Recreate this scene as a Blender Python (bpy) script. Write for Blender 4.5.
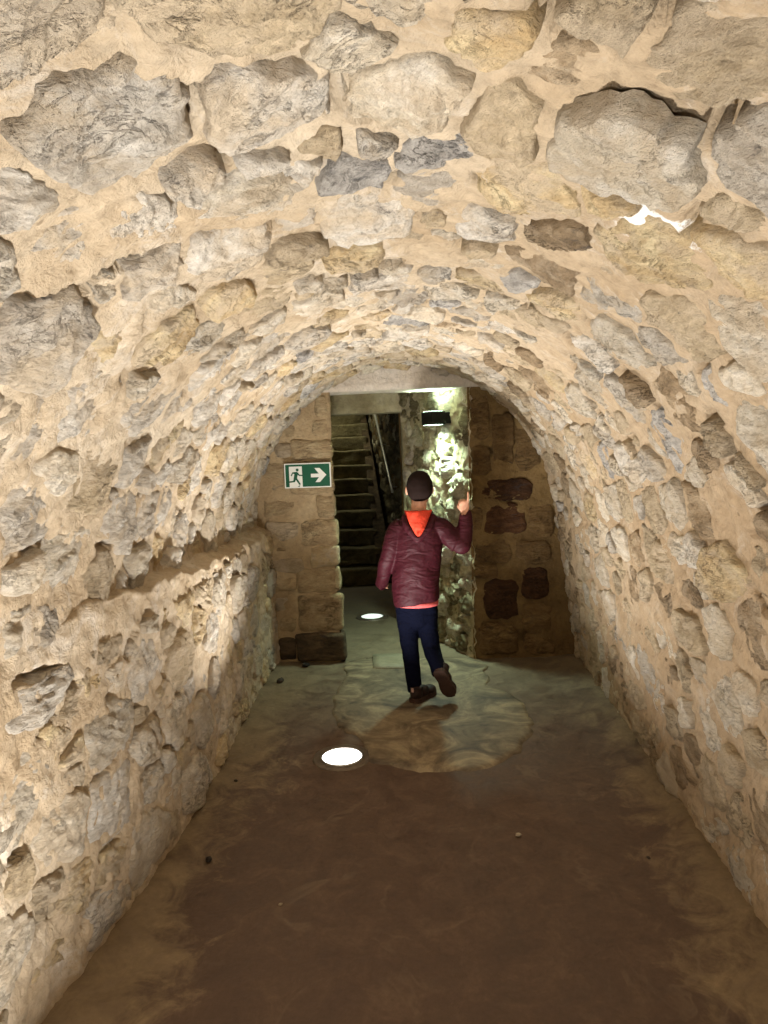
import bpy, bmesh, math, random
import numpy as np
from mathutils import Vector, Matrix

for o in list(bpy.data.objects):
    bpy.data.objects.remove(o, do_unlink=True)
sc = bpy.context.scene
COL = sc.collection
R = math.radians

# ------------------------------------------------------------------ camera
CAM_H = 1.6
cam_d = bpy.data.cameras.new('camera')
cam = bpy.data.objects.new('camera', cam_d)
COL.objects.link(cam)
cam_d.sensor_fit = 'VERTICAL'
cam_d.sensor_height = 36.0
cam_d.sensor_width = 27.0
cam_d.lens = 710.0 / 1024.0 * 36.0
cam_d.clip_start = 0.02
_d = np.array([41.0, 67.0, -710.0]); _d /= np.linalg.norm(_d)
_u = np.array([-math.sin(R(1.8)), math.cos(R(1.8)), 0.0])
_u = _u - _d * _u.dot(_d); _u /= np.linalg.norm(_u)
_r = np.cross(_d, _u)
CB = np.array([_r, _d, _u])
cam.matrix_world = Matrix([[*CB[0], 0.0], [*CB[1], 0.0], [*CB[2], CAM_H], [0, 0, 0, 1]])
sc.camera = cam

# ------------------------------------------------------------------ world, exposure, lamp powers
w = bpy.data.worlds.new('world'); sc.world = w; w.use_nodes = True
w.node_tree.nodes['Background'].inputs[0].default_value = (0.9, 0.75, 0.55, 1)
w.node_tree.nodes['Background'].inputs[1].default_value = 0.01
sc.view_settings.view_transform = 'Standard'
sc.view_settings.look = 'None'
sc.view_settings.gamma = 1.0
sc.view_settings.use_curve_mapping = False
sc.view_settings.exposure = 0.3
P_FLOOR = 42.0            # recessed floor spots in the vaulted tunnel
P_NEAR = 60.0             # the next ones of that row, towards and behind the viewer
C_FLOOR = (1.0, 0.955, 0.89)
P_PASS = 1.6              # weak one in the passage
P_WALL = 11.5             # wall lamp in the passage
C_PASS = (0.70, 1.0, 0.80)
P_STAIR = 6.0  # unseen lamp added up the stairs

# ------------------------------------------------------------------ helpers
rng = np.random.default_rng(11)
_perm = np.random.default_rng(5).permutation(512)
_perm = np.concatenate([_perm, _perm, _perm])
_grad = np.random.default_rng(6).normal(size=(512, 3))
_grad /= np.linalg.norm(_grad, axis=1)[:, None]

def noise(p, f=1.0, seed=0.0):
    """gradient noise, p (N,3) -> (N,) about -1..1"""
    q = np.asarray(p, float) * f + seed * 17.31
    i = np.floor(q).astype(int); t = q - i
    s = t * t * t * (t * (t * 6 - 15) + 10)
    i = i & 511
    out = 0
    for a in (0, 1):
        wx = s[:, 0] if a else 1 - s[:, 0]
        for b in (0, 1):
            wy = s[:, 1] if b else 1 - s[:, 1]
            for c in (0, 1):
                wz = s[:, 2] if c else 1 - s[:, 2]
                h = _perm[_perm[_perm[(i[:, 0] + a) & 511] + ((i[:, 1] + b) & 511)] + ((i[:, 2] + c) & 511)]
                g = _grad[h]
                dt = g[:, 0] * (t[:, 0] - a) + g[:, 1] * (t[:, 1] - b) + g[:, 2] * (t[:, 2] - c)
                out = out + wx * wy * wz * dt
    return out * 1.6

def fbm(p, f, n=3, seed=0.0):
    o = 0; a = 1.0
    for k in range(n):
        o = o + a * noise(p, f, seed + k * 3.7); f *= 2.03; a *= 0.5
    return o

def mesh_from(name, v, f, mats, smooth=True, fm=None):
    me = bpy.data.meshes.new(name)
    me.from_pydata([tuple(map(float, x)) for x in v], [], f)
    for m in (mats if isinstance(mats, (list, tuple)) else [mats]):
        me.materials.append(m)
    if smooth:
        me.polygons.foreach_set('use_smooth', [True] * len(me.polygons))
    if fm is not None:
        me.polygons.foreach_set('material_index', fm)
    me.update()
    return me

def link(name, data, parent=None, loc=(0, 0, 0)):
    o = bpy.data.objects.new(name, data)
    COL.objects.link(o)
    o.location = loc
    if parent is not None:
        o.parent = parent
    return o

def tag(o, label, cat=None, group=None, kind=None):
    o['label'] = label
    if cat: o['category'] = cat
    if group: o['group'] = group
    if kind: o['kind'] = kind
    return o

def empty(name, loc=(0, 0, 0)):
    o = bpy.data.objects.new(name, None)
    COL.objects.link(o); o.location = loc; o.empty_display_size = 0.1
    return o

def bm_obj(name, bm, mat, parent=None, smooth=False, loc=(0, 0, 0)):
    me = bpy.data.meshes.new(name)
    bmesh.ops.recalc_face_normals(bm, faces=bm.faces)
    bm.to_mesh(me); bm.free()
    me.materials.append(mat)
    if smooth:
        me.polygons.foreach_set('use_smooth', [True] * len(me.polygons))
    return link(name, me, parent, loc)

def bm_box(bm, c, s, rot=None, bevel=0.0):
    m = Matrix.Translation(c)
    if rot is not None: m = m @ rot
    m = m @ Matrix.Diagonal((*s, 1.0))
    r = bmesh.ops.create_cube(bm, size=1.0, matrix=m)
    if bevel > 0:
        es = list({e for v in r['verts'] for e in v.link_edges})
        bmesh.ops.bevel(bm, geom=es, offset=bevel, segments=2, affect='EDGES', profile=0.6)

# ------------------------------------------------------------------ materials
def new_mat(name):
    m = bpy.data.materials.new(name); m.use_nodes = True
    nt = m.node_tree
    return m, nt, nt.nodes['Principled BSDF']

def nd(nt, t, **kw):
    n = nt.nodes.new(t)
    for k, v in kw.items(): setattr(n, k, v)
    return n

def tex(nt, vec, scale, detail=5.0, rough=0.6, dist=0.0):
    n = nd(nt, 'ShaderNodeTexNoise')
    n.inputs['Scale'].default_value = scale
    n.inputs['Detail'].default_value = detail
    n.inputs['Roughness'].default_value = rough
    n.inputs['Distortion'].default_value = dist
    nt.links.new(vec, n.inputs['Vector'])
    return n.outputs['Fac']

def ramp(nt, fac, stops):
    n = nd(nt, 'ShaderNodeValToRGB')
    e = n.color_ramp.elements
    while len(e) < len(stops): e.new(0.5)
    for k, (p, c) in enumerate(stops):
        e[k].position = p
        e[k].color = (*c, 1) if hasattr(c, '__len__') else (c, c, c, 1)
    nt.links.new(fac, n.inputs[0])
    return n.outputs[0]

def mix(nt, fac, a, b, mode='MIX'):
    n = nd(nt, 'ShaderNodeMix', data_type='RGBA', blend_type=mode)
    for i, x in ((0, fac), (6, a), (7, b)):
        if hasattr(x, 'links'): nt.links.new(x, n.inputs[i])
        elif hasattr(x, '__len__'): n.inputs[i].default_value = (*x, 1)
        else: n.inputs[i].default_value = x
    return n.outputs[2]

def math_n(nt, op, a, b=0.0, c=0.0, clamp=False):
    n = nd(nt, 'ShaderNodeMath', operation=op, use_clamp=clamp)
    for i, x in enumerate((a, b, c)):
        if hasattr(x, 'links'): nt.links.new(x, n.inputs[i])
        else: n.inputs[i].default_value = x
    return n.outputs[0]

def bump(nt, bsdf, h, strength, dist, normal=None):
    n = nd(nt, 'ShaderNodeBump')
    n.inputs['Strength'].default_value = strength
    n.inputs['Distance'].default_value = dist
    nt.links.new(h, n.inputs['Height'])
    if normal is not None: nt.links.new(normal, n.inputs['Normal'])
    nt.links.new(n.outputs[0], bsdf.inputs['Normal'])
    return n.outputs[0]

def wpos(nt):
    return nd(nt, 'ShaderNodeNewGeometry').outputs['Position']

def stone_mat(name, c1, c2, c3, dark=0.0, darkc=(0.05, 0.045, 0.045), white=0.0, strata=1.0, smear=0.0):
    m, nt, b = new_mat(name)
    P = wpos(nt)
    mp = nd(nt, 'ShaderNodeMapping'); nt.links.new(P, mp.inputs[0])
    oi = nd(nt, 'ShaderNodeObjectInfo')
    rv = nd(nt, 'ShaderNodeCombineXYZ')
    nt.links.new(math_n(nt, 'MULTIPLY', oi.outputs['Random'], 3.0), rv.inputs[0])
    nt.links.new(math_n(nt, 'MULTIPLY', oi.outputs['Random'], 2.1), rv.inputs[1])
    nt.links.new(rv.outputs[0], mp.inputs['Rotation'])
    mp.inputs['Scale'].default_value = (1.0, 1.0, 2.2 * strata)
    V = mp.outputs[0]
    f1 = tex(nt, V, 7.0, 6.0, 0.65, 0.6)
    col = ramp(nt, f1, [(0.30, c2), (0.5, c1), (0.70, c3)])
    f2 = tex(nt, V, 38.0, 5.0, 0.7)
    col = mix(nt, 0.9, col, ramp(nt, f2, [(0.25, 0.50), (0.42, 0.92), (0.58, 1.05), (0.75, 1.3)]), 'MULTIPLY')
    fv = math_n(nt, 'ABSOLUTE', math_n(nt, 'SUBTRACT', tex(nt, V, 8.0, 6.0, 0.7, 0.9), 0.5))
    vein = math_n(nt, 'MULTIPLY', ramp(nt, fv, [(0.0, 1.0), (0.022, 0.0)]), ramp(nt, tex(nt, P, 4.0, 3.0, 0.5), [(0.46, 0.0), (0.60, 1.0)]))
    col = mix(nt, math_n(nt, 'MULTIPLY', vein, 0.62), col, tuple(x * 0.30 for x in c2))
    if dark > 0:
        f3 = tex(nt, V, 9.0, 8.0, 0.75, 1.0)
        col = mix(nt, ramp(nt, f3, [(0.62 - 0.14 * dark, 0.0), (0.72 - 0.1 * dark, 0.85)]), col, darkc)
    if white > 0:
        f4 = tex(nt, V, 6.0, 7.0, 0.72, 0.4)
        col = mix(nt, ramp(nt, f4, [(0.66 - 0.18 * white, 0.0), (0.80 - 0.12 * white, 0.75)]), col, (0.69, 0.655, 0.60))
    if smear > 0:                          # thin lime mortar wiped over the face
        f5 = tex(nt, P, 5.0, 7.0, 0.7, 0.8)
        col = mix(nt, ramp(nt, f5, [(0.60 - 0.2 * smear, 0.0), (0.74 - 0.2 * smear, 0.85)]), col, (0.52, 0.425, 0.305))
    rb = math_n(nt, 'MULTIPLY_ADD', oi.outputs['Random'], 0.30, 0.85)
    cb = nd(nt, 'ShaderNodeCombineXYZ')
    for i in range(3): nt.links.new(rb, cb.inputs[i])
    col = mix(nt, 1.0, col, cb.outputs[0], 'MULTIPLY')
    nt.links.new(col, b.inputs['Base Color'])
    b.inputs['Roughness'].default_value = 0.88
    b.inputs['Specular IOR Level'].default_value = 0.25
    h1 = tex(nt, V, 26.0, 8.0, 0.68, 0.3)
    h1 = math_n(nt, 'SUBTRACT', h1, math_n(nt, 'MULTIPLY', vein, 0.35))
    n1 = bump(nt, b, h1, 1.0, 0.03)
    h2 = tex(nt, V, 95.0, 4.0, 0.7)
    bump(nt, b, h2, 0.7, 0.008, n1)
    return m

def mortar_mat(name, c1, c2, c3, splash=None, right=None, veil=0.0):
    m, nt, b = new_mat(name)
    P = wpos(nt)
    f1 = tex(nt, P, 2.6, 6.0, 0.6, 0.3)
    col = ramp(nt, f1, [(0.30, c2), (0.5, c1), (0.70, c3)])
    f2 = tex(nt, P, 30.0, 6.0, 0.7, 0.2)
    col = mix(nt, 0.9, col, ramp(nt, f2, [(0.25, 0.60), (0.45, 0.96), (0.55, 1.03), (0.75, 1.2)]), 'MULTIPLY')
    if veil > 0:                           # bloom of white lime, and dull brown grime
        col = mix(nt, ramp(nt, tex(nt, P, 4.2, 8.0, 0.74, 0.7), [(0.54, 0.0), (0.70, veil)]), col, (0.64, 0.60, 0.54))
        col = mix(nt, ramp(nt, tex(nt, P, 5.3, 8.0, 0.76, 0.5), [(0.56, 0.0), (0.72, 0.6)]), col, (0.27, 0.20, 0.125))
        ho = nd(nt, 'ShaderNodeTexVoronoi'); ho.inputs['Scale'].default_value = 16.0; ho.inputs['Randomness'].default_value = 1.0
        nt.links.new(P, ho.inputs['Vector'])
        hole = math_n(nt, 'MULTIPLY', ramp(nt, ho.outputs['Distance'], [(0.10, 1.0), (0.16, 0.0)]), ramp(nt, tex(nt, P, 6.0, 2.0, 0.5), [(0.52, 0.0), (0.60, 1.0)]))
        col = mix(nt, math_n(nt, 'MULTIPLY', hole, 0.6), col, (0.16, 0.11, 0.06))
    if right is not None:                  # colour turns darker and browner towards the right side
        sx = nd(nt, 'ShaderNodeSeparateXYZ'); nt.links.new(P, sx.inputs[0])
        e = math_n(nt, 'ADD', sx.outputs[0], math_n(nt, 'MULTIPLY', math_n(nt, 'SUBTRACT', f1, 0.5), 1.6))
        k = nd(nt, 'ShaderNodeMapRange'); nt.links.new(e, k.inputs[0])
        k.inputs[1].default_value = 0.0; k.inputs[2].default_value = 1.0
        col = mix(nt, k.outputs[0], col, mix(nt, 1.0, col, right, 'MULTIPLY'))
    if splash is not None:                 # a smear of white lime
        dn = nd(nt, 'ShaderNodeVectorMath', operation='DISTANCE')
        nt.links.new(P, dn.inputs[0]); dn.inputs[1].default_value = splash
        e = math_n(nt, 'ADD', dn.outputs['Value'], math_n(nt, 'MULTIPLY', math_n(nt, 'SUBTRACT', tex(nt, P, 11.0, 5.0, 0.7), 0.5), 0.32))
        col = mix(nt, ramp(nt, e, [(0.055, 0.95), (0.085, 0.0)]), col, (0.86, 0.86, 0.84))
    nt.links.new(col, b.inputs['Base Color'])
    b.inputs['Roughness'].default_value = 0.9
    b.inputs['Specular IOR Level'].default_value = 0.2
    h1 = tex(nt, P, 20.0, 8.0, 0.68, 0.4)
    n1 = bump(nt, b, h1, 0.9, 0.026)
    bump(nt, b, tex(nt, P, 120.0, 3.0, 0.7), 0.35, 0.004, n1)
    return m

def plain(name, c, rough=0.6, metal=0.0, spec=0.5, noise_s=0.0, bump_s=0.0, var=0.2):
    m, nt, b = new_mat(name)
    b.inputs['Roughness'].default_value = rough
    b.inputs['Metallic'].default_value = metal
    b.inputs['Specular IOR Level'].default_value = spec
    tc = nd(nt, 'ShaderNodeTexCoord').outputs['Object']
    f = tex(nt, tc, noise_s if noise_s else 12.0, 4.0, 0.6)
    lo = tuple(x * (1 - var) for x in c); hi = tuple(min(1, x * (1 + var)) for x in c)
    nt.links.new(ramp(nt, f, [(0.3, lo), (0.7, hi)]), b.inputs['Base Color'])
    if bump_s: bump(nt, b, f, bump_s, 0.01)
    return m

def emit(name, c, s):
    m, nt, b = new_mat(name)
    b.inputs['Base Color'].default_value = (0.8, 0.8, 0.8, 1)
    b.inputs['Emission Color'].default_value = (*c, 1)
    b.inputs['Emission Strength'].default_value = s
    return m

M_MORTAR = mortar_mat('lime mortar', (0.47, 0.375, 0.26), (0.38, 0.285, 0.18), (0.56, 0.475, 0.36), splash=(0.46, 1.49, 2.02), right=(0.82, 0.76, 0.69), veil=0.7)
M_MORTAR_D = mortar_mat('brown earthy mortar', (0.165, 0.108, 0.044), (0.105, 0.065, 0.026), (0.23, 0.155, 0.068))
M_MORTAR_P = mortar_mat('pier mortar', (0.40, 0.30, 0.175), (0.28, 0.20, 0.11), (0.48, 0.38, 0.24))
M_MORTAR_G = mortar_mat('passage mortar', (0.42, 0.36, 0.22), (0.25, 0.20, 0.11), (0.55, 0.50, 0.36))
M_PLASTER = mortar_mat('grey plaster', (0.56, 0.50, 0.42), (0.50, 0.43, 0.35), (0.62, 0.57, 0.50))
S_CREAM = stone_mat('cream sandstone', (0.60, 0.53, 0.42), (0.48, 0.39, 0.27), (0.68, 0.63, 0.55), white=0.6, smear=0.68)
S_GREY = stone_mat('pale grey sandstone', (0.57, 0.515, 0.435), (0.45, 0.39, 0.315), (0.66, 0.62, 0.555), dark=0.2, white=0.6, smear=0.60)
S_MID = stone_mat('grey sandstone', (0.47, 0.415, 0.34), (0.36, 0.305, 0.24), (0.58, 0.53, 0.46), dark=0.35, white=0.4, smear=0.60)
S_OCHRE = stone_mat('ochre sandstone', (0.56, 0.43, 0.25), (0.43, 0.30, 0.15), (0.68, 0.57, 0.36), white=0.25, smear=0.68)
S_TAN = stone_mat('tan sandstone', (0.44, 0.35, 0.23), (0.33, 0.25, 0.15), (0.60, 0.49, 0.34), dark=0.2, smear=0.68)
S_BROWN = stone_mat('brown sandstone', (0.33, 0.24, 0.145), (0.20, 0.14, 0.08), (0.46, 0.36, 0.24), dark=0.3, smear=0.40)
S_CHAR = stone_mat('charcoal stained stone', (0.46, 0.43, 0.39), (0.32, 0.30, 0.275), (0.60, 0.57, 0.53), dark=0.75, darkc=(0.10, 0.098, 0.10), white=0.4)
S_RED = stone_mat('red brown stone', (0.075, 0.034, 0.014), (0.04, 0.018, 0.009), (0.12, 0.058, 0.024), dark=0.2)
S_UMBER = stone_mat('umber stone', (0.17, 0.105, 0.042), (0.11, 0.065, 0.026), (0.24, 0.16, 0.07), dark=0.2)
S_PIER = stone_mat('quoin sandstone', (0.44, 0.33, 0.19), (0.32, 0.22, 0.12), (0.55, 0.44, 0.27))
S_PIERD = stone_mat('dark quoin stone', (0.12, 0.085, 0.05), (0.06, 0.045, 0.03), (0.21, 0.15, 0.085), dark=0.4)  # dark tone for the lowest pier stones and the fill beside the steps
S_PASS = stone_mat('passage stone', (0.54, 0.49, 0.35), (0.34, 0.29, 0.18), (0.66, 0.62, 0.48), dark=0.3)
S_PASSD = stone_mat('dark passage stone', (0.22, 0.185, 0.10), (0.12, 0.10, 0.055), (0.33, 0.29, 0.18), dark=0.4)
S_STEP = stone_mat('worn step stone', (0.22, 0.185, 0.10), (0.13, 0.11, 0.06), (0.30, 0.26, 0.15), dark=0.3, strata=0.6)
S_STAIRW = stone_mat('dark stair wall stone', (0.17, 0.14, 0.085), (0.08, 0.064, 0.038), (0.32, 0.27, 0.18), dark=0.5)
ALLS = [S_CREAM, S_GREY, S_MID, S_OCHRE, S_TAN, S_BROWN, S_CHAR, S_RED, S_UMBER, S_PASS, S_PASSD, S_STAIRW]

# ------------------------------------------------------------------ tunnel geometry
_LY = [-3, 1.84, 2.29, 2.7, 3.36, 4.19, 4.73, 5.4]
_LX = [-1.13, -1.13, -1.09, -1.065, -1.08, -1.13, -1.15, -1.15]
_RY = [-3, 2.2, 3.2, 4.0, 5.6]
_RX = [1.02, 1.02, 1.03, 1.05, 1.05]
SPRING = 1.05
END_Y = 5.2
def xl(y): return np.interp(y, _LY, _LX)
def xr(y): return np.interp(y, _RY, _RX)
def vl(y): return np.interp(y, [-3, 2.4, 3.2, 4.2, 5.4], [-1.13, -1.12, -1.17, -1.23, -1.265])
def vr(y): return np.interp(y, [-3, 2.2, 4.0, 5.4], [1.0, 0.98, 0.94, 0.91])
def zled(y): return np.interp(y, [-3, 2.5, 3.2, 4.2, 5.3], [1.12, 1.11, 1.06, 1.00, 0.99]) + 0.014 * np.sin(y * 9.0) + 0.010 * np.sin(y * 23.0 + 1)
VH = 1.12

def s_left(u, v):
    x = xl(v) - 0.01 * u
    zl = zled(v)
    over = np.clip(u - zl, 0, 1)
    z = np.minimum(u, zl) + 0.45 * over
    x = x - over
    return np.stack([x, v, z], 1)
def s_right(u, v):
    t = np.clip(u / SPRING, 0, 1.2)
    x = xr(v) * (1 - t) + vr(v) * t + 0.05 * t * (1 - t) 
    return np.stack([x, v, u], 1)
def s_vault(u, v):
    a, b = vl(v), vr(v)
    th = math.pi - u / 1.09            # arc length along a mean radius
    c = (a + b) / 2; rx = (b - a) / 2
    return np.stack([c + rx * np.cos(th), v, SPRING - 0.03 + (VH + 0.03) * np.sin(th)], 1)
VU = math.pi * 1.09

def frame(surf, u, v, flip=1.0):
    e = 0.004
    p = surf(u, v)
    du = surf(u + e, v) - surf(u - e, v)
    dv = surf(u, v + e) - surf(u, v - e)
    n = np.cross(dv, du) * flip
    n /= np.linalg.norm(n, axis=1)[:, None] + 1e-12
    return p, n

# ------------------------------------------------------------------ rubble generator
def clip_poly(poly, nx, ny, c):
    out = []
    for i in range(len(poly)):
        a = poly[i - 1]; b = poly[i]
        da = a[0] * nx + a[1] * ny - c; db = b[0] * nx + b[1] * ny - c
        if da <= 0:
            if db <= 0: out.append(b)
            else:
                t = da / (da - db); out.append((a[0] + t * (b[0] - a[0]), a[1] + t * (b[1] - a[1])))
        elif db <= 0:
            t = da / (da - db)
            out.append((a[0] + t * (b[0] - a[0]), a[1] + t * (b[1] - a[1]))); out.append(b)
    return out

def cells(u0, u1, v0, v1, rfun, rmin, rmax, aniso, rs, tries=2600, fixed=()):
    """power diagram of dart-thrown seeds; v is stretched by aniso"""
    V0, V1 = v0 / aniso, v1 / aniso
    pts = np.array([(a, b / aniso) for a, b, _ in fixed]).reshape(-1, 2); rad = np.array([c for _, _, c in fixed], float)
    for r in np.linspace(rmax, rmin, 9):
        for _ in range(tries // 9):
            p = np.array([rs.uniform(u0, u1), rs.uniform(V0, V1)])
            rr = r * rs.uniform(0.85, 1.15)
            if rr > rfun(p[1] * aniso) * 1.05: continue
            if len(pts):
                d = np.hypot(*(pts - p).T)
                if np.any(d < (rad + rr) * 0.92): continue
            pts = np.vstack([pts, p]); rad = np.append(rad, rr)
    out = []
    for i in range(len(pts)):
        p = pts[i]
        poly = [(u0, V0), (u1, V0), (u1, V1), (u0, V1)]
        d2 = ((pts - p) ** 2).sum(1)
        for j in np.argsort(d2)[1:22]:
            q = pts[j]
            n = q - p
            c = (q @ q - p @ p + rad[i] ** 2 - rad[j] ** 2) / 2
            poly = clip_poly(poly, n[0], n[1], c)
            if len(poly) < 3: break
        if len(poly) >= 3:
            out.append(np.array([(a, b * aniso) for a, b in poly]))
    return out

def outline(poly, gap, rs, seg, rough=0.06, lim=1.9):
    x, y = poly[:, 0], poly[:, 1]
    x2, y2 = np.roll(x, -1), np.roll(y, -1)
    cr = x * y2 - x2 * y
    A = cr.sum() / 2
    if abs(A) < 5e-4: return None
    c = np.array([((x + x2) * cr).sum(), ((y + y2) * cr).sum()]) / (6 * A)
    th = np.linspace(0, 2 * np.pi, seg, endpoint=False)
    D = np.stack([np.cos(th), np.sin(th)], 1)
    Rr = np.full(seg, 9.0)
    for i in range(len(poly)):
        a = poly[i] - c; b = poly[(i + 1) % len(poly)] - c
        e = b - a; nn = np.array([e[1], -e[0]]); L = np.linalg.norm(nn)
        if L < 1e-6: continue
        nn /= L
        dist = a @ nn
        if dist < 0: nn, dist = -nn, -dist
        den = D @ nn
        Rr = np.where(den > 1e-6, np.minimum(Rr, max(dist - gap, 0.006) / np.maximum(den, 1e-6)), Rr)
    Rr = np.minimum(Rr, lim * np.median(Rr))
    Rr = 0.25 * np.roll(Rr, 1) + 0.5 * Rr + 0.25 * np.roll(Rr, -1)
    ph = rs.uniform(0, 6.28, 5)
    wob = sum(np.cos(th * k + ph[i]) / (1 + 0.35 * i) for i, k in enumerate((3, 5, 8, 11, 14)))
    Rr = Rr * (1 + 0.7 * rough * wob + rs.normal(0, 0.022, seg))
    return c, th, Rr, abs(A)

def stone_geo(o, surf, flip, h0, rs, rel=1.0, big=False):
    c, th, Rr, A = o
    rho = np.array([1.0, 0.975, 0.92, 0.80, 0.62, 0.40, 0.18]) if not big else \
        np.r_[1.0, 0.985, 0.955, np.linspace(0.90, 0.07, 5 + int(len(th) / 5))]
    drop = np.interp(rho, [0.0, 0.8, 0.92, 0.975, 1.0], [0, 0.0, 0.003, 0.009, 0.05])
    seg = len(th)
    uu = (c[0] + rho[:, None] * (Rr * np.cos(th))[None]).ravel()
    vv = (c[1] + rho[:, None] * (Rr * np.sin(th))[None]).ravel()
    uu = np.append(uu, c[0]); vv = np.append(vv, c[1])
    dr = np.append(np.repeat(drop, seg), 0.0)
    p, n = frame(surf, uu, vv, flip)
    sz = math.sqrt(A)
    lx = (uu - c[0]) / sz; ly = (vv - c[1]) / sz
    fac = np.full(len(uu), 9.0)
    for k in range(5):
        a = rs.uniform(0, 6.28); g = rs.uniform(0.04, 0.32)
        fac = np.minimum(fac, rs.uniform(0.0, 0.06) + g * (lx * math.cos(a) + ly * math.sin(a)))
    fac = np.clip(fac, -0.24, 0.12) * min(sz, 0.24) * 0.85 * rel
    sd = rs.uniform(0, 50)
    q = p.copy()
    ax = rs.normal(size=3); ax /= np.linalg.norm(ax)
    q = q + np.outer(q @ ax, ax) * 1.8          # bedding planes: stretched roughness
    rg = 1 - np.abs(noise(q, 9.0, sd)) * 2
    nz = 0.009 * fbm(q, 13.0, 3, sd) * rel - 0.006 * rel * np.clip(rg, -1, 1) + 0.005 * rel * noise(q, 42.0, sd + 2)
    w_ = (p @ ax) * rs.uniform(14, 26) + 0.8 * noise(p, 6.0, sd + 5)
    t_ = w_ - np.floor(w_)
    nz = nz + 0.007 * rel * (np.clip(t_ / 0.85, 0, 1) - 0.5) * np.clip(noise(p, 5.0, sd + 9) * 2 + 0.5, 0, 1)     # cleaved ledges
    h = h0 + fac + nz - dr
    P = p + n * h[:, None]
    k = len(rho)
    F = []
    for a in range(k - 1):
        for b in range(seg):
            b2 = (b + 1) % seg
            F.append((a * seg + b, a * seg + b2, (a + 1) * seg + b2, (a + 1) * seg + b))
    ctr = k * seg
    for b in range(seg):
        F.append(((k - 1) * seg + b, (k - 1) * seg + (b + 1) % seg, ctr))
    # winding
    f = F[-1]
    nn = np.cross(P[f[1]] - P[f[0]], P[f[2]] - P[f[0]])
    if nn @ n[-1] < 0: F = [t[::-1] for t in F]
    return P, F

def screen(p):
    c = CB.T @ (np.asarray(p) - np.array([0, 0, CAM_H]))
    if c[2] > -0.05: return None
    return 384 + 710 * c[0] / -c[2], 512 - 710 * c[1] / -c[2], -c[2]

def grid_mesh(name, surf, flip, us, vs, mat, disp, pits=()):
    U, V = np.meshgrid(us, vs, indexing='ij')
    u, v = U.ravel(), V.ravel()
    p, n = frame(surf, u, v, flip)
    h = disp(p, u, v).reshape(U.shape)
    du = us[1] - us[0]; dv = vs[1] - vs[0]
    for (pu, pv, ru, rv, ang, dep) in pits:
        rr = max(ru, rv) * 1.8
        i0, i1 = np.searchsorted(us, [pu - rr, pu + rr]); j0, j1 = np.searchsorted(vs, [pv - rr, pv + rr])
        if i1 <= i0 or j1 <= j0: continue
        a = U[i0:i1, j0:j1] - pu; b = V[i0:i1, j0:j1] - pv
        ca, sa = math.cos(ang), math.sin(ang)
        x = (a * ca + b * sa) / ru; y = (-a * sa + b * ca) / rv
        d = np.sqrt(x * x + y * y) + 0.25 * np.sin(5 * x + pu * 90) * np.cos(4 * y + pv * 70)
        k = np.clip((1.15 - d) / 0.35, 0, 1)
        h[i0:i1, j0:j1] -= dep * k * k * (3 - 2 * k)
    P = p + n * h.ravel()[:, None]
    nu, nv = U.shape
    idx = np.arange(nu * nv).reshape(nu, nv)
    a, b, c, d = idx[:-1, :-1].ravel(), idx[1:, :-1].ravel(), idx[1:, 1:].ravel(), idx[:-1, 1:].ravel()
    F = np.stack([a, b, c, d], 1)
    t = F[len(F) // 2]
    nn = np.cross(P[t[1]] - P[t[0]], P[t[2]] - P[t[0]])
    if nn @ n[t[0]] < 0: F = F[:, ::-1]
    me = bpy.data.meshes.new(name)
    me.vertices.add(len(P)); me.vertices.foreach_set('co', P.ravel())
    me.loops.add(len(F) * 4); me.loops.foreach_set('vertex_index', F.ravel().astype(np.int32))
    me.polygons.add(len(F))
    me.polygons.foreach_set('loop_start', np.arange(0, len(F) * 4, 4, dtype=np.int32))
    me.polygons.foreach_set('use_smooth', [True] * len(F))
    me.materials.append(mat)
    me.update(calc_edges=True); me.validate()
    return me

def wall_disp(amp=1.0, base=-0.004):
    def f(p, u, v):
        return base + amp * (0.009 * noise(p, 5.0, 1) + 0.010 * fbm(p, 13.0, 3, 2) + 0.003 * noise(p, 44.0, 4))
    return f

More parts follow.
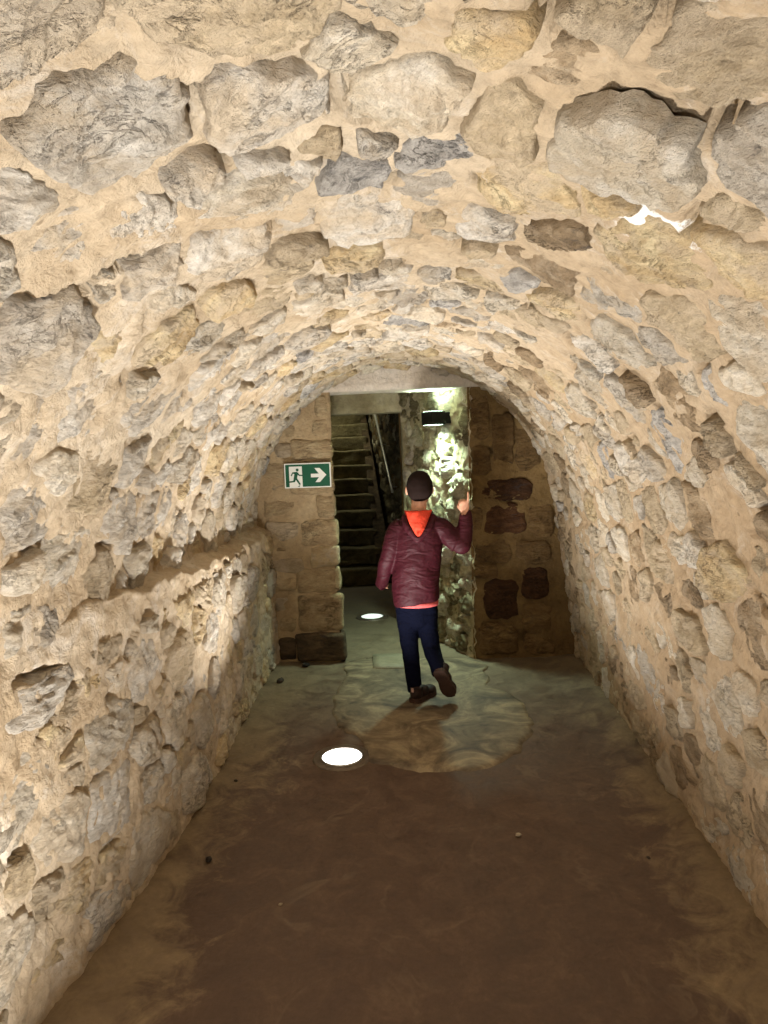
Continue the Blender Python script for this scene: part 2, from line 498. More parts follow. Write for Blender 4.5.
def rubble(wall, surf, flip, polys, seed, pick, gap=0.012, h_mean=0.006, h_sd=0.010, pit_p=0.4, rel=1.0,
           maxparts=290, seg0=24, vis=True, pit_dep=(0.025, 0.06), keep=0.97):
    """stones as child objects of wall; returns the pits left open in the mortar beside them"""
    rs = np.random.default_rng(seed)
    items = []; pits = []
    for poly in polys:
        c0 = poly.mean(0)
        size = np.ptp(poly, axis=0).max()
        big = size > 0.16
        s_ = screen(surf(np.array([c0[0]]), np.array([c0[1]]))[0])
        px = size * 710 / s_[2] if s_ is not None else 0
        if px < 60: big = False
        o = outline(poly, gap * rs.uniform(0.5, 1.6), rs, int(min(84, max(36, px * 0.34))) if big else seg0)
        if o is None or rs.uniform() > keep: continue
        p, n = frame(surf, np.array([o[0][0]]), np.array([o[0][1]]), flip)
        h0 = rs.normal(h_mean, h_sd)
        h0 = min(max(h0, -0.010), 0.032)
        P, F = stone_geo(o, surf, flip, h0, rs, rel, big)
        m = pick(p[0], rs)
        s = screen(p[0])
        area = 0.0
        if s is not None and -60 < s[0] < 830 and -60 < s[1] < 1090:
            nv = np.array([0, 0, CAM_H]) - p[0]
            nv = nv / np.linalg.norm(nv)
            area = o[3] * (710 / s[2]) ** 2 * abs(nv @ n[0])
        items.append((area, p[0], P, F, m))
        if rs.uniform() < pit_p:
            k = rs.integers(len(o[1]))
            for _ in range(6):                     # prefer the upper side of the stone
                k2 = rs.integers(len(o[1]))
                a3 = surf(np.array([o[0][0] + o[2][k2] * math.cos(o[1][k2])]), np.array([o[0][1] + o[2][k2] * math.sin(o[1][k2])]))[0]
                b3 = surf(np.array([o[0][0] + o[2][k] * math.cos(o[1][k])]), np.array([o[0][1] + o[2][k] * math.sin(o[1][k])]))[0]
                if a3[2] > b3[2]: k = k2
            t = o[1][k]; r = o[2][k] * 1.02
            L = rs.uniform(0.02, 0.055) * (1.0 if size < 0.22 else rs.uniform(1.0, 2.0))
            pits.append((o[0][0] + r * math.cos(t), o[0][1] + r * math.sin(t), rs.uniform(0.010, 0.024), L, t, rs.uniform(*pit_dep)))
    items.sort(key=lambda t: -t[0])
    rest = []
    for i, (area, c, P, F, m) in enumerate(items):
        if i < maxparts and area > 20:
            link('stone', mesh_from('stone', P - c, F, m), wall, c)
        else:
            rest.append((P, F, m))
    if rest:
        V = []; FF = []; mi = []; off = 0
        used = [m for m in ALLS if any(r[2] is m for r in rest)]
        for P, F, m in rest:
            V.append(P); FF += [tuple(x + off for x in f) for f in F]
            mi += [used.index(m)] * len(F); off += len(P)
        o = link('small_stones', mesh_from('small_stones', np.vstack(V), FF, used, True, mi), wall)
        o['kind'] = 'stuff'
    return pits

def picker(table):
    ms = [m for m, _ in table]; ws = np.array([x for _, x in table], float); ws /= ws.sum()
    def f(p, rs): return ms[rs.choice(len(ms), p=ws)]
    return f
pick_l = picker([(S_CREAM, 6), (S_GREY, 3.2), (S_OCHRE, 3.0), (S_TAN, 2), (S_MID, 0.5)])
KEY = [((-0.46, 1.09, 2.09), 0.13, S_GREY), ((-0.24, 1.21, 2.16), 0.11, S_GREY), ((-0.46, 0.85, 2.09), 0.09, S_MID), ((-0.55, 1.42, 2.04), 0.08, S_GREY),
       ((0.12, 1.02, 2.15), 0.055, S_OCHRE), ((0.24, 0.94, 2.12), 0.065, S_TAN), ((0.38, 0.96, 2.07), 0.09, S_TAN), ((0.60, 1.37, 1.91), 0.08, S_OCHRE),
       ((-0.14, 1.56, 2.17), 0.065, S_CHAR), ((0.05, 1.48, 2.16), 0.055, S_CHAR), ((-0.73, 2.03, 1.91), 0.10, S_OCHRE), ((-0.55, 2.10, 2.04), 0.07, S_OCHRE)]
pick_r = picker([(S_TAN, 5), (S_BROWN, 2.6), (S_CREAM, 2.4), (S_MID, 1.6), (S_GREY, 0.6)])
def pick_v(p, rs):
    for c, r, m in KEY:
        if np.linalg.norm(np.array(c) - p) < r * 0.8: return m
    t = np.clip((p[0] + 0.5) / 1.2, 0, 1)
    if rs.uniform() < 0.025: return S_CHAR
    if rs.uniform() < t: return picker([(S_TAN, 4), (S_CREAM, 3), (S_BROWN, 1.6), (S_GREY, 1.2), (S_OCHRE, 0.8), (S_MID, 1)])(p, rs)
    return picker([(S_GREY, 5), (S_CREAM, 5), (S_OCHRE, 1.8), (S_MID, 0.9), (S_TAN, 1.2)])(p, rs)

def seq(a, b, st): return np.linspace(a, b, max(2, int(round((b - a) / st)) + 1))
NEAR = 0.35
rs0 = np.random.default_rng(3)

def build_wall(name, surf, flip, us, vs, polys, mat, label, cat, disp, back=None, **kw):
    me0 = bpy.data.meshes.new('placeholder')
    o = link(name, me0)
    pits = rubble(o, surf, flip, polys, **kw) if polys else []
    o.data = grid_mesh(name, surf, flip, us, vs, mat, disp, pits)
    bpy.data.meshes.remove(me0)
    tag(o, label, cat, kind='structure')
    if back is not None:                       # the plainer stretch of the same wall behind the viewer
        b = link('rear_stretch', grid_mesh('rear_stretch', surf, flip, back[0], back[1], mat, disp), o)
    return o

rf = lambda v: np.interp(v, [0.3, 2.0, 5.2], [0.16, 0.125, 0.10])
GS = 0.0125
wall_left = build_wall('wall_left', s_left, 1, seq(-0.06, 1.24, GS), seq(NEAR, END_Y + 0.06, GS),
    cells(0.02, 0.985, NEAR, END_Y, rf, 0.035, 0.16, 1.35, rs0, 6000), M_MORTAR,
    'pale sandstone rubble wall with smeared mortar beside the floor light', 'wall', wall_disp(1.1, -0.004),
    back=(seq(-0.06, 1.24, 0.06), seq(-3.1, NEAR, 0.06)), seed=21, pick=pick_l, pit_p=0.6, h_mean=0.010, h_sd=0.009, gap=0.007)

# right wall and vault run into each other: one field of stones, each stone handed to the surface it sits on
def s_comb(u, v):
    lowr = u < SPRING
    a = s_right(np.minimum(u, SPRING), v); b = s_vault(VU - (u - SPRING), v)
    k = np.clip((u - SPRING) / 0.10, 0, 1)[:, None]
    b = b + np.array([[0, 0, 0.03]]) * (1 - k)
    return np.where(lowr[:, None], a, b)
def comb_uv(c):
    a, b = float(vl(c[1])), float(vr(c[1]))
    th = math.acos(max(-1, min(1, (c[0] - (a + b) / 2) / ((b - a) / 2))))
    return SPRING + VU - (math.pi - th) * 1.09, c[1]
CW = cells(0.02, SPRING + VU - 0.02, NEAR, END_Y, lambda v: np.interp(v, [0.3, 1.6, 3.0, 5.2], [0.18, 0.13, 0.095, 0.08]), 0.032, 0.18, 1.25, rs0, 12000, [(*comb_uv(c), r) for c, r, _ in KEY])
c_r = [c for c in CW if c[:, 0].mean() < SPRING]; c_v = [c for c in CW if c[:, 0].mean() >= SPRING]
wr_o = link('wall_right', bpy.data.meshes.new('wall_right')); ce_o = link('ceiling', bpy.data.meshes.new('ceiling'))
pits = rubble(wr_o, s_comb, -1, c_r, seed=22, pick=pick_r, pit_p=0.28, h_mean=0.004, h_sd=0.009, gap=0.013)
pits += rubble(ce_o, s_comb, -1, c_v, seed=23, pick=pick_v, pit_p=0.36, h_mean=0.010, h_sd=0.010, gap=0.010)
_vs = seq(NEAR, END_Y + 0.06, GS); _vb = seq(-3.1, NEAR, 0.06)
for o_, a_, b_, lab, cat in ((wr_o, -0.06, SPRING, 'tan rubble wall mostly smeared over with mortar, right of the boy', 'wall'),
                             (ce_o, SPRING, SPRING + VU, 'barrel vault of rough mortared stones overhead', 'vault')):
    o_.data = grid_mesh(o_.name, s_comb, -1, seq(a_, b_, GS), _vs, M_MORTAR, wall_disp(1.25, -0.010), pits)
    tag(o_, lab, cat, kind='structure')
    link('rear_stretch', grid_mesh('rear_stretch', s_comb, -1, seq(a_, b_, 0.06), _vb, M_MORTAR, wall_disp(1.25, -0.01)), o_)

# ------------------------------------------------------------------ flat walls given by two floor points
def plane_surf(a, b, lean=0.0):
    a = np.array(a, float); b = np.array(b, float)
    L = np.linalg.norm(b - a); d = (b - a) / L
    nrm = np.array([d[1], -d[0]])
    def f(u, v):                               # u = height, v = distance along the wall
        xy = a[None] + np.outer(v, d) + np.outer(u * lean, nrm)
        return np.stack([xy[:, 0], xy[:, 1], u], 1)
    return f, L

def rect(z0, z1, v0, v1): return np.array([(z0, v0), (z1, v0), (z1, v1), (z0, v1)])

# right end wall (faces the viewer): big dark stones
s_er, L_er = plane_surf((0.315, END_Y + 0.02), (1.15, END_Y - 0.02))
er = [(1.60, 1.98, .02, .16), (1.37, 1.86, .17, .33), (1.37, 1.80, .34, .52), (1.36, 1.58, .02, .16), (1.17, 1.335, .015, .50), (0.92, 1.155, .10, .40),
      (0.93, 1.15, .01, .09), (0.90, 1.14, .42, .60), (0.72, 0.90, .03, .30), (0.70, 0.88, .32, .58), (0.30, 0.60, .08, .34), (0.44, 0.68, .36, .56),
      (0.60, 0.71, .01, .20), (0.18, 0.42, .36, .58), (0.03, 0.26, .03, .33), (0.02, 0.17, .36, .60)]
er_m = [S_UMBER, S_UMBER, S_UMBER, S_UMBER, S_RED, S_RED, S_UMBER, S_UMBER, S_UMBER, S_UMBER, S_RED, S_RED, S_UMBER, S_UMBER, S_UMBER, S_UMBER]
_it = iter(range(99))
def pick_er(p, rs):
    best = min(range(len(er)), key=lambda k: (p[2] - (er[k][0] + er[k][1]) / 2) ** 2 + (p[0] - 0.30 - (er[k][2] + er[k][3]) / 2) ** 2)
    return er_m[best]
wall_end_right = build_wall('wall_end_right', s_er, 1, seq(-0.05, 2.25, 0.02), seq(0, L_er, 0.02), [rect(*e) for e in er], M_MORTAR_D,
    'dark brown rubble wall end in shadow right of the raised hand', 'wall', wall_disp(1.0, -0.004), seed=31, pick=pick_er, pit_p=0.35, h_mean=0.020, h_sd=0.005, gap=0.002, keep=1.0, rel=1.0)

# diagonal wall of the passage under the wall lamp
s_gw, L_gw = plane_surf((0.325, 5.205), (-0.19, 6.15))
wall_passage = build_wall('wall_passage', s_gw, -1, seq(-0.05, 2.42, 0.012), seq(0.0, L_gw + 0.02, 0.012),
    cells(0.0, 2.3, 0.01, L_gw, lambda v: 0.10, 0.025, 0.10, 1.0, rs0, 4000), M_MORTAR_G,
    'rough rubble wall glowing pale green under the wall lamp', 'wall', wall_disp(1.8, -0.008), seed=32,
    pick=picker([(S_PASS, 4), (S_PASSD, 3), (S_CREAM, 1.2)]), pit_p=0.8, h_mean=0.012, h_sd=0.014, gap=0.007, pit_dep=(0.03, 0.07), rel=1.7)

# stair side wall on the right
s_sw, L_sw = plane_surf((-0.255, 8.0), (-1.06, 12.0))
def s_sw2(u, v):
    q = s_sw(u, v); return q
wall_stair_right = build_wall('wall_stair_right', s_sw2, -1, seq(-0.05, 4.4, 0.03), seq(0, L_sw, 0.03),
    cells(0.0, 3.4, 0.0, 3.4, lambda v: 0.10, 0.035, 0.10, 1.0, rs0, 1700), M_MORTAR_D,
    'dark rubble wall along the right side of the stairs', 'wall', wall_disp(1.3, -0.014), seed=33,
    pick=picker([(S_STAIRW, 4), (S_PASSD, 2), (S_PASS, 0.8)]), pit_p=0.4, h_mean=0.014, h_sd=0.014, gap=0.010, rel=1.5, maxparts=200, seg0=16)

def slab(name, pts, z0, z1, mat, label=None, cat='wall', kind='structure', amp=0.008, step=0.06, parent=None, f=6.0):
    """prism over a footprint, subdivided and slightly uneven"""
    bm = bmesh.new()
    lo = [bm.verts.new((x, y, z0)) for x, y in pts]
    hi = [bm.verts.new((x, y, z1)) for x, y in pts]
    bm.faces.new(lo[::-1]); bm.faces.new(hi)
    n = len(pts)
    for i in range(n):
        bm.faces.new((lo[i], lo[(i + 1) % n], hi[(i + 1) % n], hi[i]))
    for _ in range(7):
        es = [e for e in bm.edges if e.calc_length() > step * 1.6]
        if not es: break
        bmesh.ops.subdivide_edges(bm, edges=es, cuts=1, use_grid_fill=True)
    bmesh.ops.triangulate(bm, faces=[q for q in bm.faces if len(q.verts) > 4])
    bm.normal_update()
    co = np.array([v.co for v in bm.verts]); d = fbm(co, f, 3, 8) * amp
    for v, k in zip(bm.verts, d): v.co += v.normal * float(k)
    o = bm_obj(name, bm, mat, parent, True)
    if label: tag(o, label, cat, kind=kind)
    return o

# left end pier: mortar core, quoins one by one
pier = slab('wall_end_left', [(-1.36, 5.204), (-0.685, 5.204), (-0.78, 5.62), (-1.36, 5.62)], -0.05, 2.22, M_MORTAR_P,
            'sandstone pier with stacked quoins carrying the exit sign', 'wall', amp=0.012, step=0.05)
def block(name, x0, x1, y0, y1, z0, z1, mat, parent, seed, rnd=0.02, amp=0.008, n=7):
    """a hewn block: a cube with rounded, uneven faces"""
    v = []; F = []; idx = {}
    g = np.linspace(-1, 1, n)
    def vid(a, b, c):
        k = (a, b, c)
        if k not in idx: idx[k] = len(v); v.append((g[a], g[b], g[c]))
        return idx[k]
    m = n - 1
    for i in range(m):
        for j in range(m):
            F += [(vid(i, j, 0), vid(i, j + 1, 0), vid(i + 1, j + 1, 0), vid(i + 1, j, 0)), (vid(i, j, m), vid(i + 1, j, m), vid(i + 1, j + 1, m), vid(i, j + 1, m)),
                  (vid(i, 0, j), vid(i + 1, 0, j), vid(i + 1, 0, j + 1), vid(i, 0, j + 1)), (vid(i, m, j), vid(i, m, j + 1), vid(i + 1, m, j + 1), vid(i + 1, m, j)),
                  (vid(0, i, j), vid(0, i, j + 1), vid(0, i + 1, j + 1), vid(0, i + 1, j)), (vid(m, i, j), vid(m, i + 1, j), vid(m, i + 1, j + 1), vid(m, i, j + 1))]
    v = np.array(v)
    h = np.array([(x1 - x0) / 2, (y1 - y0) / 2, (z1 - z0) / 2]); c = np.array([(x0 + x1) / 2, (y0 + y1) / 2, (z0 + z1) / 2])
    s = np.sign(v) * np.abs(v) ** 0.6
    p = s * h
    inner = np.clip(p, -(h - rnd), h - rnd)
    dd = p - inner; L = np.linalg.norm(dd, axis=1)[:, None]
    p = inner + np.where(L > 1e-9, dd / np.maximum(L, 1e-9) * np.minimum(L, rnd), 0)
    q = p + c
    p = p + np.stack([fbm(q, 6.0, 3, seed), fbm(q, 6.0, 3, seed + 1.3), fbm(q, 6.0, 3, seed + 2.6)], 1) * amp
    return link(name, mesh_from(name, p, F, mat), parent, c)
qz = [0.0, 0.225, 0.52, 0.72, 0.875, 1.085, 1.265, 1.515, 1.68, 1.83, 2.0]
qx = [-1.02, -0.99, -1.0, -0.88, -0.95, -0.82, -1.0, -0.99, -0.84, -0.80]
ql = [-0.645, -0.655, -0.662, -0.668, -0.672, -0.676, -0.682, -0.685, -0.69, -0.70]
for i in range(10):
    mt = S_PIERD if i == 0 else (S_OCHRE if i in (3,) else S_PIER)
    block('stone', qx[i], ql[i], 5.180 - (0.02 if i == 0 else 0.0) + 0.008 * (i % 3), 5.30, qz[i] + 0.003, qz[i + 1] - 0.003, mt, pier, 40 + i, rnd=0.03, amp=0.012)
lz = [(0.0, 0.20, -1.16, -1.01, S_PIERD), (0.21, 0.36, -1.17, -1.0, S_PIER), (0.37, 0.52, -1.18, -1.0, S_TAN), (0.53, 0.66, -1.18, -0.99, S_PIER), (0.67, 0.80, -1.2, -0.92, S_TAN),
      (0.81, 0.90, -1.2, -0.96, S_PIER), (0.91, 1.08, -1.22, -0.94, S_TAN), (1.10, 1.25, -1.24, -0.95, S_PIER), (1.27, 1.38, -1.24, -1.03, S_TAN), (1.39, 1.52, -1.22, -1.02, S_PIER),
      (1.53, 1.66, -1.12, -0.98, S_TAN), (1.67, 1.80, -1.05, -0.92, S_PIER)]
for i, (a, b, c, d, mt) in enumerate(lz):
    block('stone', c, d, 5.192 + 0.006 * (i % 3), 5.5, a + 0.006, b - 0.006, mt, pier, 70 + i, rnd=0.035, amp=0.014)

# plastered lintel over the opening, closing the vault
lint = slab('trim_lintel', [(-1.3, 5.19), (1.15, 5.19), (1.15, 5.52), (-1.3, 5.52)], 2.008, 2.42, M_PLASTER,
            'pale plastered lintel closing the vault above the opening', 'lintel', amp=0.004, step=0.05, f=3.0)
lint2 = slab('trim_beam', [(-1.6, 6.16), (-0.10, 6.16), (-0.10, 6.50), (-1.6, 6.50)], 1.895, 2.42, M_MORTAR_G,
             'dim olive beam across the way to the stairs', 'beam', amp=0.006)
jamb2 = slab('trim_jamb', [(-0.195, 6.13), (0.10, 6.13), (0.10, 6.52), (-0.215, 6.52)], -0.05, 2.42, M_MORTAR_G,
             'narrow upright jamb behind the head of the boy', 'jamb', amp=0.008)
slab('wall_passage_left', [(-1.75, 5.6), (-1.28, 5.6), (-1.30, 8.1), (-1.72, 12.2), (-2.1, 12.2)], -0.05, 4.4, M_MORTAR_D,
     'hidden side wall left of the stairs', 'wall', step=0.2)
slab('wall_passage_right', [(-0.23, 6.5), (0.1, 6.5), (0.1, 8.05), (-0.25, 8.05)], -0.05, 2.6, M_MORTAR_D, 'hidden wall between the jamb and the stair wall', 'wall', step=0.2)
slab('wall_stair_end', [(-2.1, 11.9), (0.0, 11.9), (0.0, 12.2), (-2.1, 12.2)], -0.05, 4.5, M_MORTAR_D, 'dark wall at the top of the stairs', 'wall', step=0.2)
slab('ceiling_passage', [(-1.8, 5.5), (0.5, 5.5), (0.5, 6.9), (-1.8, 6.9)], 2.38, 2.55, M_MORTAR_G, 'low ceiling over the short passage', 'ceiling', step=0.12)
bm = bmesh.new()
cv = [(-2.1, 6.8, 2.40), (0.3, 6.8, 2.40), (0.3, 8.2, 2.55), (-2.1, 8.2, 2.55), (0.3, 12.2, 4.4), (-2.1, 12.2, 4.4)]
lo = [bm.verts.new(c) for c in cv]; hi = [bm.verts.new((c[0], c[1], c[2] + 0.15)) for c in cv]
for q in ((0, 1, 2, 3), (3, 2, 4, 5)):
    bm.faces.new([lo[k] for k in q]); bm.faces.new([hi[k] for k in q[::-1]])
for a, b in ((0, 1), (1, 2), (2, 4), (4, 5), (5, 3), (3, 0)): bm.faces.new((lo[a], lo[b], hi[b], hi[a]))
tag(bm_obj('ceiling_stairs', bm, M_MORTAR_D), 'sloping ceiling above the stairs', 'ceiling', kind='structure')
slab('wall_back_bounce', [(-1.5, -3.3), (1.4, -3.3), (1.4, -3.05), (-1.5, -3.05)], -0.05, 2.4, M_MORTAR, 'unseen wall added behind the viewer to keep light bouncing in the tunnel', 'wall', step=0.15)  # added out of view, returns bounced light to the tunnel

# ------------------------------------------------------------------ floor
LAMPS = [(-0.48, 3.53), (-0.55, 6.57), (-0.42, 1.05), (-0.42, -1.5)]
def s_floor(u, v): return np.stack([u, v, np.zeros_like(u)], 1)
def d_floor(p, u, v):
    h = 0.006 * noise(p, 1.6, 9) + 0.0025 * fbm(p, 7.0, 3, 3)
    el = np.clip(1 - (u - xl(v)) / 0.16, 0, 1); er_ = np.clip(1 - (xr(v) - u) / 0.30, 0, 1)
    tun = np.clip((5.3 - v) / 0.2, 0, 1)
    h = h + tun * (0.012 * el + 0.045 * er_ ** 1.5)
    k = np.ones_like(u)
    for (x, y) in LAMPS: k = k * np.clip((np.hypot(u - x, v - y) - 0.16) / 0.15, 0, 1)
    k = k * np.clip((np.hypot(u + 0.07, v - 4.36) - 0.2) / 0.2, 0, 1)
    return h * k
mf, nt, b = new_mat('stained earthen floor')
P = wpos(nt)
sx = nd(nt, 'ShaderNodeSeparateXYZ'); nt.links.new(P, sx.inputs[0])
big = tex(nt, P, 1.7, 7.0, 0.65, 0.5); mid = tex(nt, P, 7.0, 8.0, 0.7, 0.8); fine = tex(nt, P, 45.0, 4.0, 0.7)
wet = ramp(nt, mid, [(0.28, (0.072, 0.043, 0.029)), (0.50, (0.096, 0.060, 0.041)), (0.70, (0.140, 0.092, 0.063))])
sand = ramp(nt, mid, [(0.28, (0.12, 0.082, 0.046)), (0.55, (0.20, 0.145, 0.085)), (0.75, (0.27, 0.205, 0.125))])
ax = math_n(nt, 'ABSOLUTE', math_n(nt, 'ADD', sx.outputs[0], 0.0))
e = math_n(nt, 'ADD', ax, math_n(nt, 'MULTIPLY', math_n(nt, 'SUBTRACT', big, 0.5), 0.9))
e = math_n(nt, 'ADD', e, math_n(nt, 'MULTIPLY', math_n(nt, 'SUBTRACT', mid, 0.5), 0.75))
col = mix(nt, ramp(nt, e, [(0.78, 0.0), (1.08, 1.0)]), wet, sand)
# drier, greyer towards the passage
far = nd(nt, 'ShaderNodeMapRange'); nt.links.new(math_n(nt, 'ADD', sx.outputs[1], math_n(nt, 'MULTIPLY', math_n(nt, 'SUBTRACT', mid, 0.5), 2.2)), far.inputs[0])
far.inputs[1].default_value = 3.7; far.inputs[2].default_value = 5.3
grey = ramp(nt, mid, [(0.3, (0.11, 0.082, 0.05)), (0.6, (0.19, 0.15, 0.095))])
col = mix(nt, far.outputs[0], col, grey)
col = mix(nt, 0.6, col, ramp(nt, fine, [(0.3, 0.75), (0.7, 1.2)]), 'MULTIPLY')
ring = math_n(nt, 'MULTIPLY', ramp(nt, math_n(nt, 'ABSOLUTE', math_n(nt, 'SUBTRACT', tex(nt, P, 2.2, 4.0, 0.55, 0.6), 0.5)), [(0.004, 0.4), (0.022, 0.0)]), ramp(nt, big, [(0.5, 0.0), (0.62, 1.0)]))
col = mix(nt, ring, col, (0.20, 0.145, 0.095))
nt.links.new(col, b.inputs['Base Color'])
nt.links.new(ramp(nt, mid, [(0.3, 0.42), (0.7, 0.75)]), b.inputs['Roughness'])
b.inputs['Specular IOR Level'].default_value = 0.35
n1 = bump(nt, b, mid, 0.25, 0.015); bump(nt, b, fine, 0.3, 0.004, n1)
fl = link('floor', grid_mesh('floor', s_floor, -1, seq(-1.7, 1.35, 0.025), seq(-3.2, 8.6, 0.025), mf, d_floor))
tag(fl, 'dark brown stained floor with sandy edges', 'floor', kind='structure')

# pale cement patch and a slab in it
def cement(name, c1, c2, c3):
    m, nt, b = new_mat(name)
    P = wpos(nt)
    f = tex(nt, P, 3.4, 8.0, 0.64, 1.6)
    col = ramp(nt, f, [(0.34, c2), (0.50, c1), (0.64, c3)])
    col = mix(nt, 0.7, col, ramp(nt, tex(nt, P, 26.0, 6.0, 0.7), [(0.3, 0.7), (0.7, 1.2)]), 'MULTIPLY')
    nt.links.new(col, b.inputs['Base Color']); b.inputs['Roughness'].default_value = 0.6
    bump(nt, b, tex(nt, P, 18.0, 8.0, 0.65), 0.4, 0.008)
    return m
M_CEM = cement('worn cement', (0.165, 0.125, 0.075), (0.060, 0.042, 0.026), (0.30, 0.24, 0.145))
M_SLAB = cement('smooth slab', (0.23, 0.20, 0.13), (0.19, 0.165, 0.105), (0.27, 0.24, 0.16))
po = [(-0.66, 5.25), (-0.62, 4.87), (-0.64, 4.4), (-0.57, 3.98), (-0.37, 3.72), (-0.31, 3.46), (-0.07, 3.34), (0.18, 3.35), (0.42, 3.52), (0.55, 3.85), (0.57, 4.15), (0.50, 4.42), (0.36, 4.62), (0.40, 4.85), (0.36, 5.2)]
pp = []
for i in range(len(po)):
    a, bb = np.array(po[i]), np.array(po[(i + 1) % len(po)])
    for t in np.linspace(0, 1, 6, endpoint=False): pp.append(a * (1 - t) + bb * t)
pp = np.array(pp)
for _ in range(3): pp = 0.25 * np.roll(pp, 1, 0) + 0.5 * pp + 0.25 * np.roll(pp, -1, 0)
q3 = np.c_[pp, np.zeros(len(pp))]
pp = pp + np.stack([fbm(q3, 7, 3, 1), fbm(q3, 7, 3, 6)], 1) * 0.035
bm = bmesh.new()
ctr = np.array([-0.06, 4.25]); rings_ = []
for k, (s, z) in enumerate([(1.0, -0.006), (0.985, 0.008), (0.95, 0.012), (0.85, 0.012), (0.7, 0.012), (0.5, 0.012), (0.28, 0.012)]):
    ring_ = []
    for q in pp:
        xy = ctr + (q - ctr) * s
        hz = z + (0.004 * float(noise(np.array([[xy[0], xy[1], 0]]), 5.0, 2)[0]) if k > 0 else 0) * min(1, max(0, (math.hypot(xy[0] + 0.07, xy[1] - 4.36) - 0.2) / 0.2))
        ring_.append(bm.verts.new((xy[0], xy[1], hz)))
    rings_.append(ring_)
cvt = bm.verts.new((ctr[0], ctr[1], 0.012)); n = len(pp)
for a, bb in zip(rings_[:-1], rings_[1:]):
    for i in range(n): bm.faces.new((a[i], a[(i + 1) % n], bb[(i + 1) % n], bb[i]))
for i in range(n): bm.faces.new((rings_[-1][i], rings_[-1][(i + 1) % n], cvt))
tag(bm_obj('floor_patch', bm, M_CEM, None, True), 'pale rounded cement patch on the floor under the boy', 'floor patch', kind='structure')
FZ = 0.012
slab('floor_slab', [(-0.45, 5.30), (-0.19, 5.30), (-0.185, 4.96), (-0.425, 4.97)], -0.01, 0.021, M_SLAB, 'small pale flat slab set in the floor before the passage', 'slab', amp=0.0015)

# ------------------------------------------------------------------ recessed floor lights
M_STEEL = plain('brushed steel', (0.45, 0.44, 0.42), 0.35, 1.0, noise_s=40)
M_DIRT = plain('dirty steel rim', (0.16, 0.13, 0.10), 0.55, 0.6, noise_s=30)
def lathe(bm, prof, seg=40):
    vs = []
    for r, z in prof:
        vs.append([bm.verts.new((r * math.cos(2 * math.pi * i / seg), r * math.sin(2 * math.pi * i / seg), z)) for i in range(seg)])
    for a, b_ in zip(vs[:-1], vs[1:]):
        for i in range(seg): bm.faces.new((a[i], a[(i + 1) % seg], b_[(i + 1) % seg], b_[i]))
    return vs
def floor_lamp(x, y, label, glow, col, power, spread, tilt=0.0):
    t = empty('floor_light', (x, y, 0))
    tag(t, label, 'floor light', 'recessed floor lights in a row')
    bm = bmesh.new()
    lathe(bm, [(0.155, -0.006), (0.150, 0.007), (0.140, 0.010), (0.118, 0.010), (0.112, 0.006), (0.112, -0.006)])
    bm_obj('rim', bm, M_DIRT, t, True)
    bm = bmesh.new()
    lathe(bm, [(0.1125, 0.004), (0.1115, 0.011), (0.103, 0.011), (0.102, 0.004)])
    bm_obj('inner_ring', bm, M_STEEL, t, True)
    bm = bmesh.new()
    vs = lathe(bm, [(0.1025, 0.003), (0.1025, 0.0075), (0.06, 0.009)])
    bm.faces.new(vs[-1])
    bm_obj('glass', bm, emit('lit lamp glass', col, glow), t, False)
    ld = bpy.data.lights.new('floor_light_beam', 'AREA')
    ld.shape = 'DISK'; ld.size = 0.19 if tilt == 0 else 0.11; ld.energy = power; ld.color = col; ld.spread = R(spread)
    lo_ = bpy.data.objects.new('beam', ld); COL.objects.link(lo_)
    lo_.parent = t; lo_.location = (0, 0, 0.016 if tilt == 0 else 0.03); lo_.rotation_euler = (math.pi, tilt, 0)
    return t
SPREAD = 180
floor_lamp(*LAMPS[0], 'round white floor light shining on the brown tunnel floor', 8.0, C_FLOOR, P_FLOOR, 140, R(14))   # lens aimed a little away from the near wall
floor_lamp(*LAMPS[1], 'round dim floor light in the passage before the stairs', 0.9, (0.85, 1.0, 0.85), P_PASS, 150)
floor_lamp(*LAMPS[2], 'round floor light below the viewer, out of the picture', 8.0, C_FLOOR, P_NEAR, SPREAD)
floor_lamp(*LAMPS[3], 'round floor light behind the viewer, out of the picture', 8.0, C_FLOOR, P_NEAR, SPREAD)

# ------------------------------------------------------------------ wall lamps (light goes up and down)
M_BLACK = plain('black painted metal', (0.018, 0.02, 0.018), 0.5, 0.3)
def wall_lamp(loc, nrm, label, power, col):
    t = empty('wall_lamp', loc)
    tag(t, label, 'wall lamp')
    t.rotation_euler = (0, 0, math.atan2(nrm[1], nrm[0]) + math.pi / 2)      # local -Y looks into the room
    bm = bmesh.new(); bm_box(bm, (0, -0.125, 0), (0.165, 0.12, 0.10), bevel=0.006); bm_obj('housing', bm, M_BLACK, t)
    bm = bmesh.new(); bm_box(bm, (0, -0.02, 0), (0.13, 0.10, 0.085), bevel=0.004); bm_obj('wall_plate', bm, M_BLACK, t)
    g = emit('lamp opening', col, 6.0)
    for s in (1, -1):
        bm = bmesh.new(); bm_box(bm, (0, -0.13, s * 0.0505), (0.14, 0.09, 0.004)); bm_obj('glass', bm, g, t)
        ld = bpy.data.lights.new('wall_lamp_beam', 'AREA'); ld.shape = 'RECTANGLE'; ld.size = 0.15; ld.size_y = 0.09
        ld.energy = power * (1.0 if s < 0 else 0.55); ld.color = col; ld.spread = R(115)
        o = bpy.data.objects.new('beam', ld); COL.objects.link(o); o.parent = t
        o.location = (0, -0.135, s * 0.058); o.rotation_euler = (0 if s < 0 else math.pi, 0, 0)
    return t
_gd = np.array([-0.515, 0.945]); _gd /= np.linalg.norm(_gd)
gn = (-_gd[1], -_gd[0] * -1 * -1)
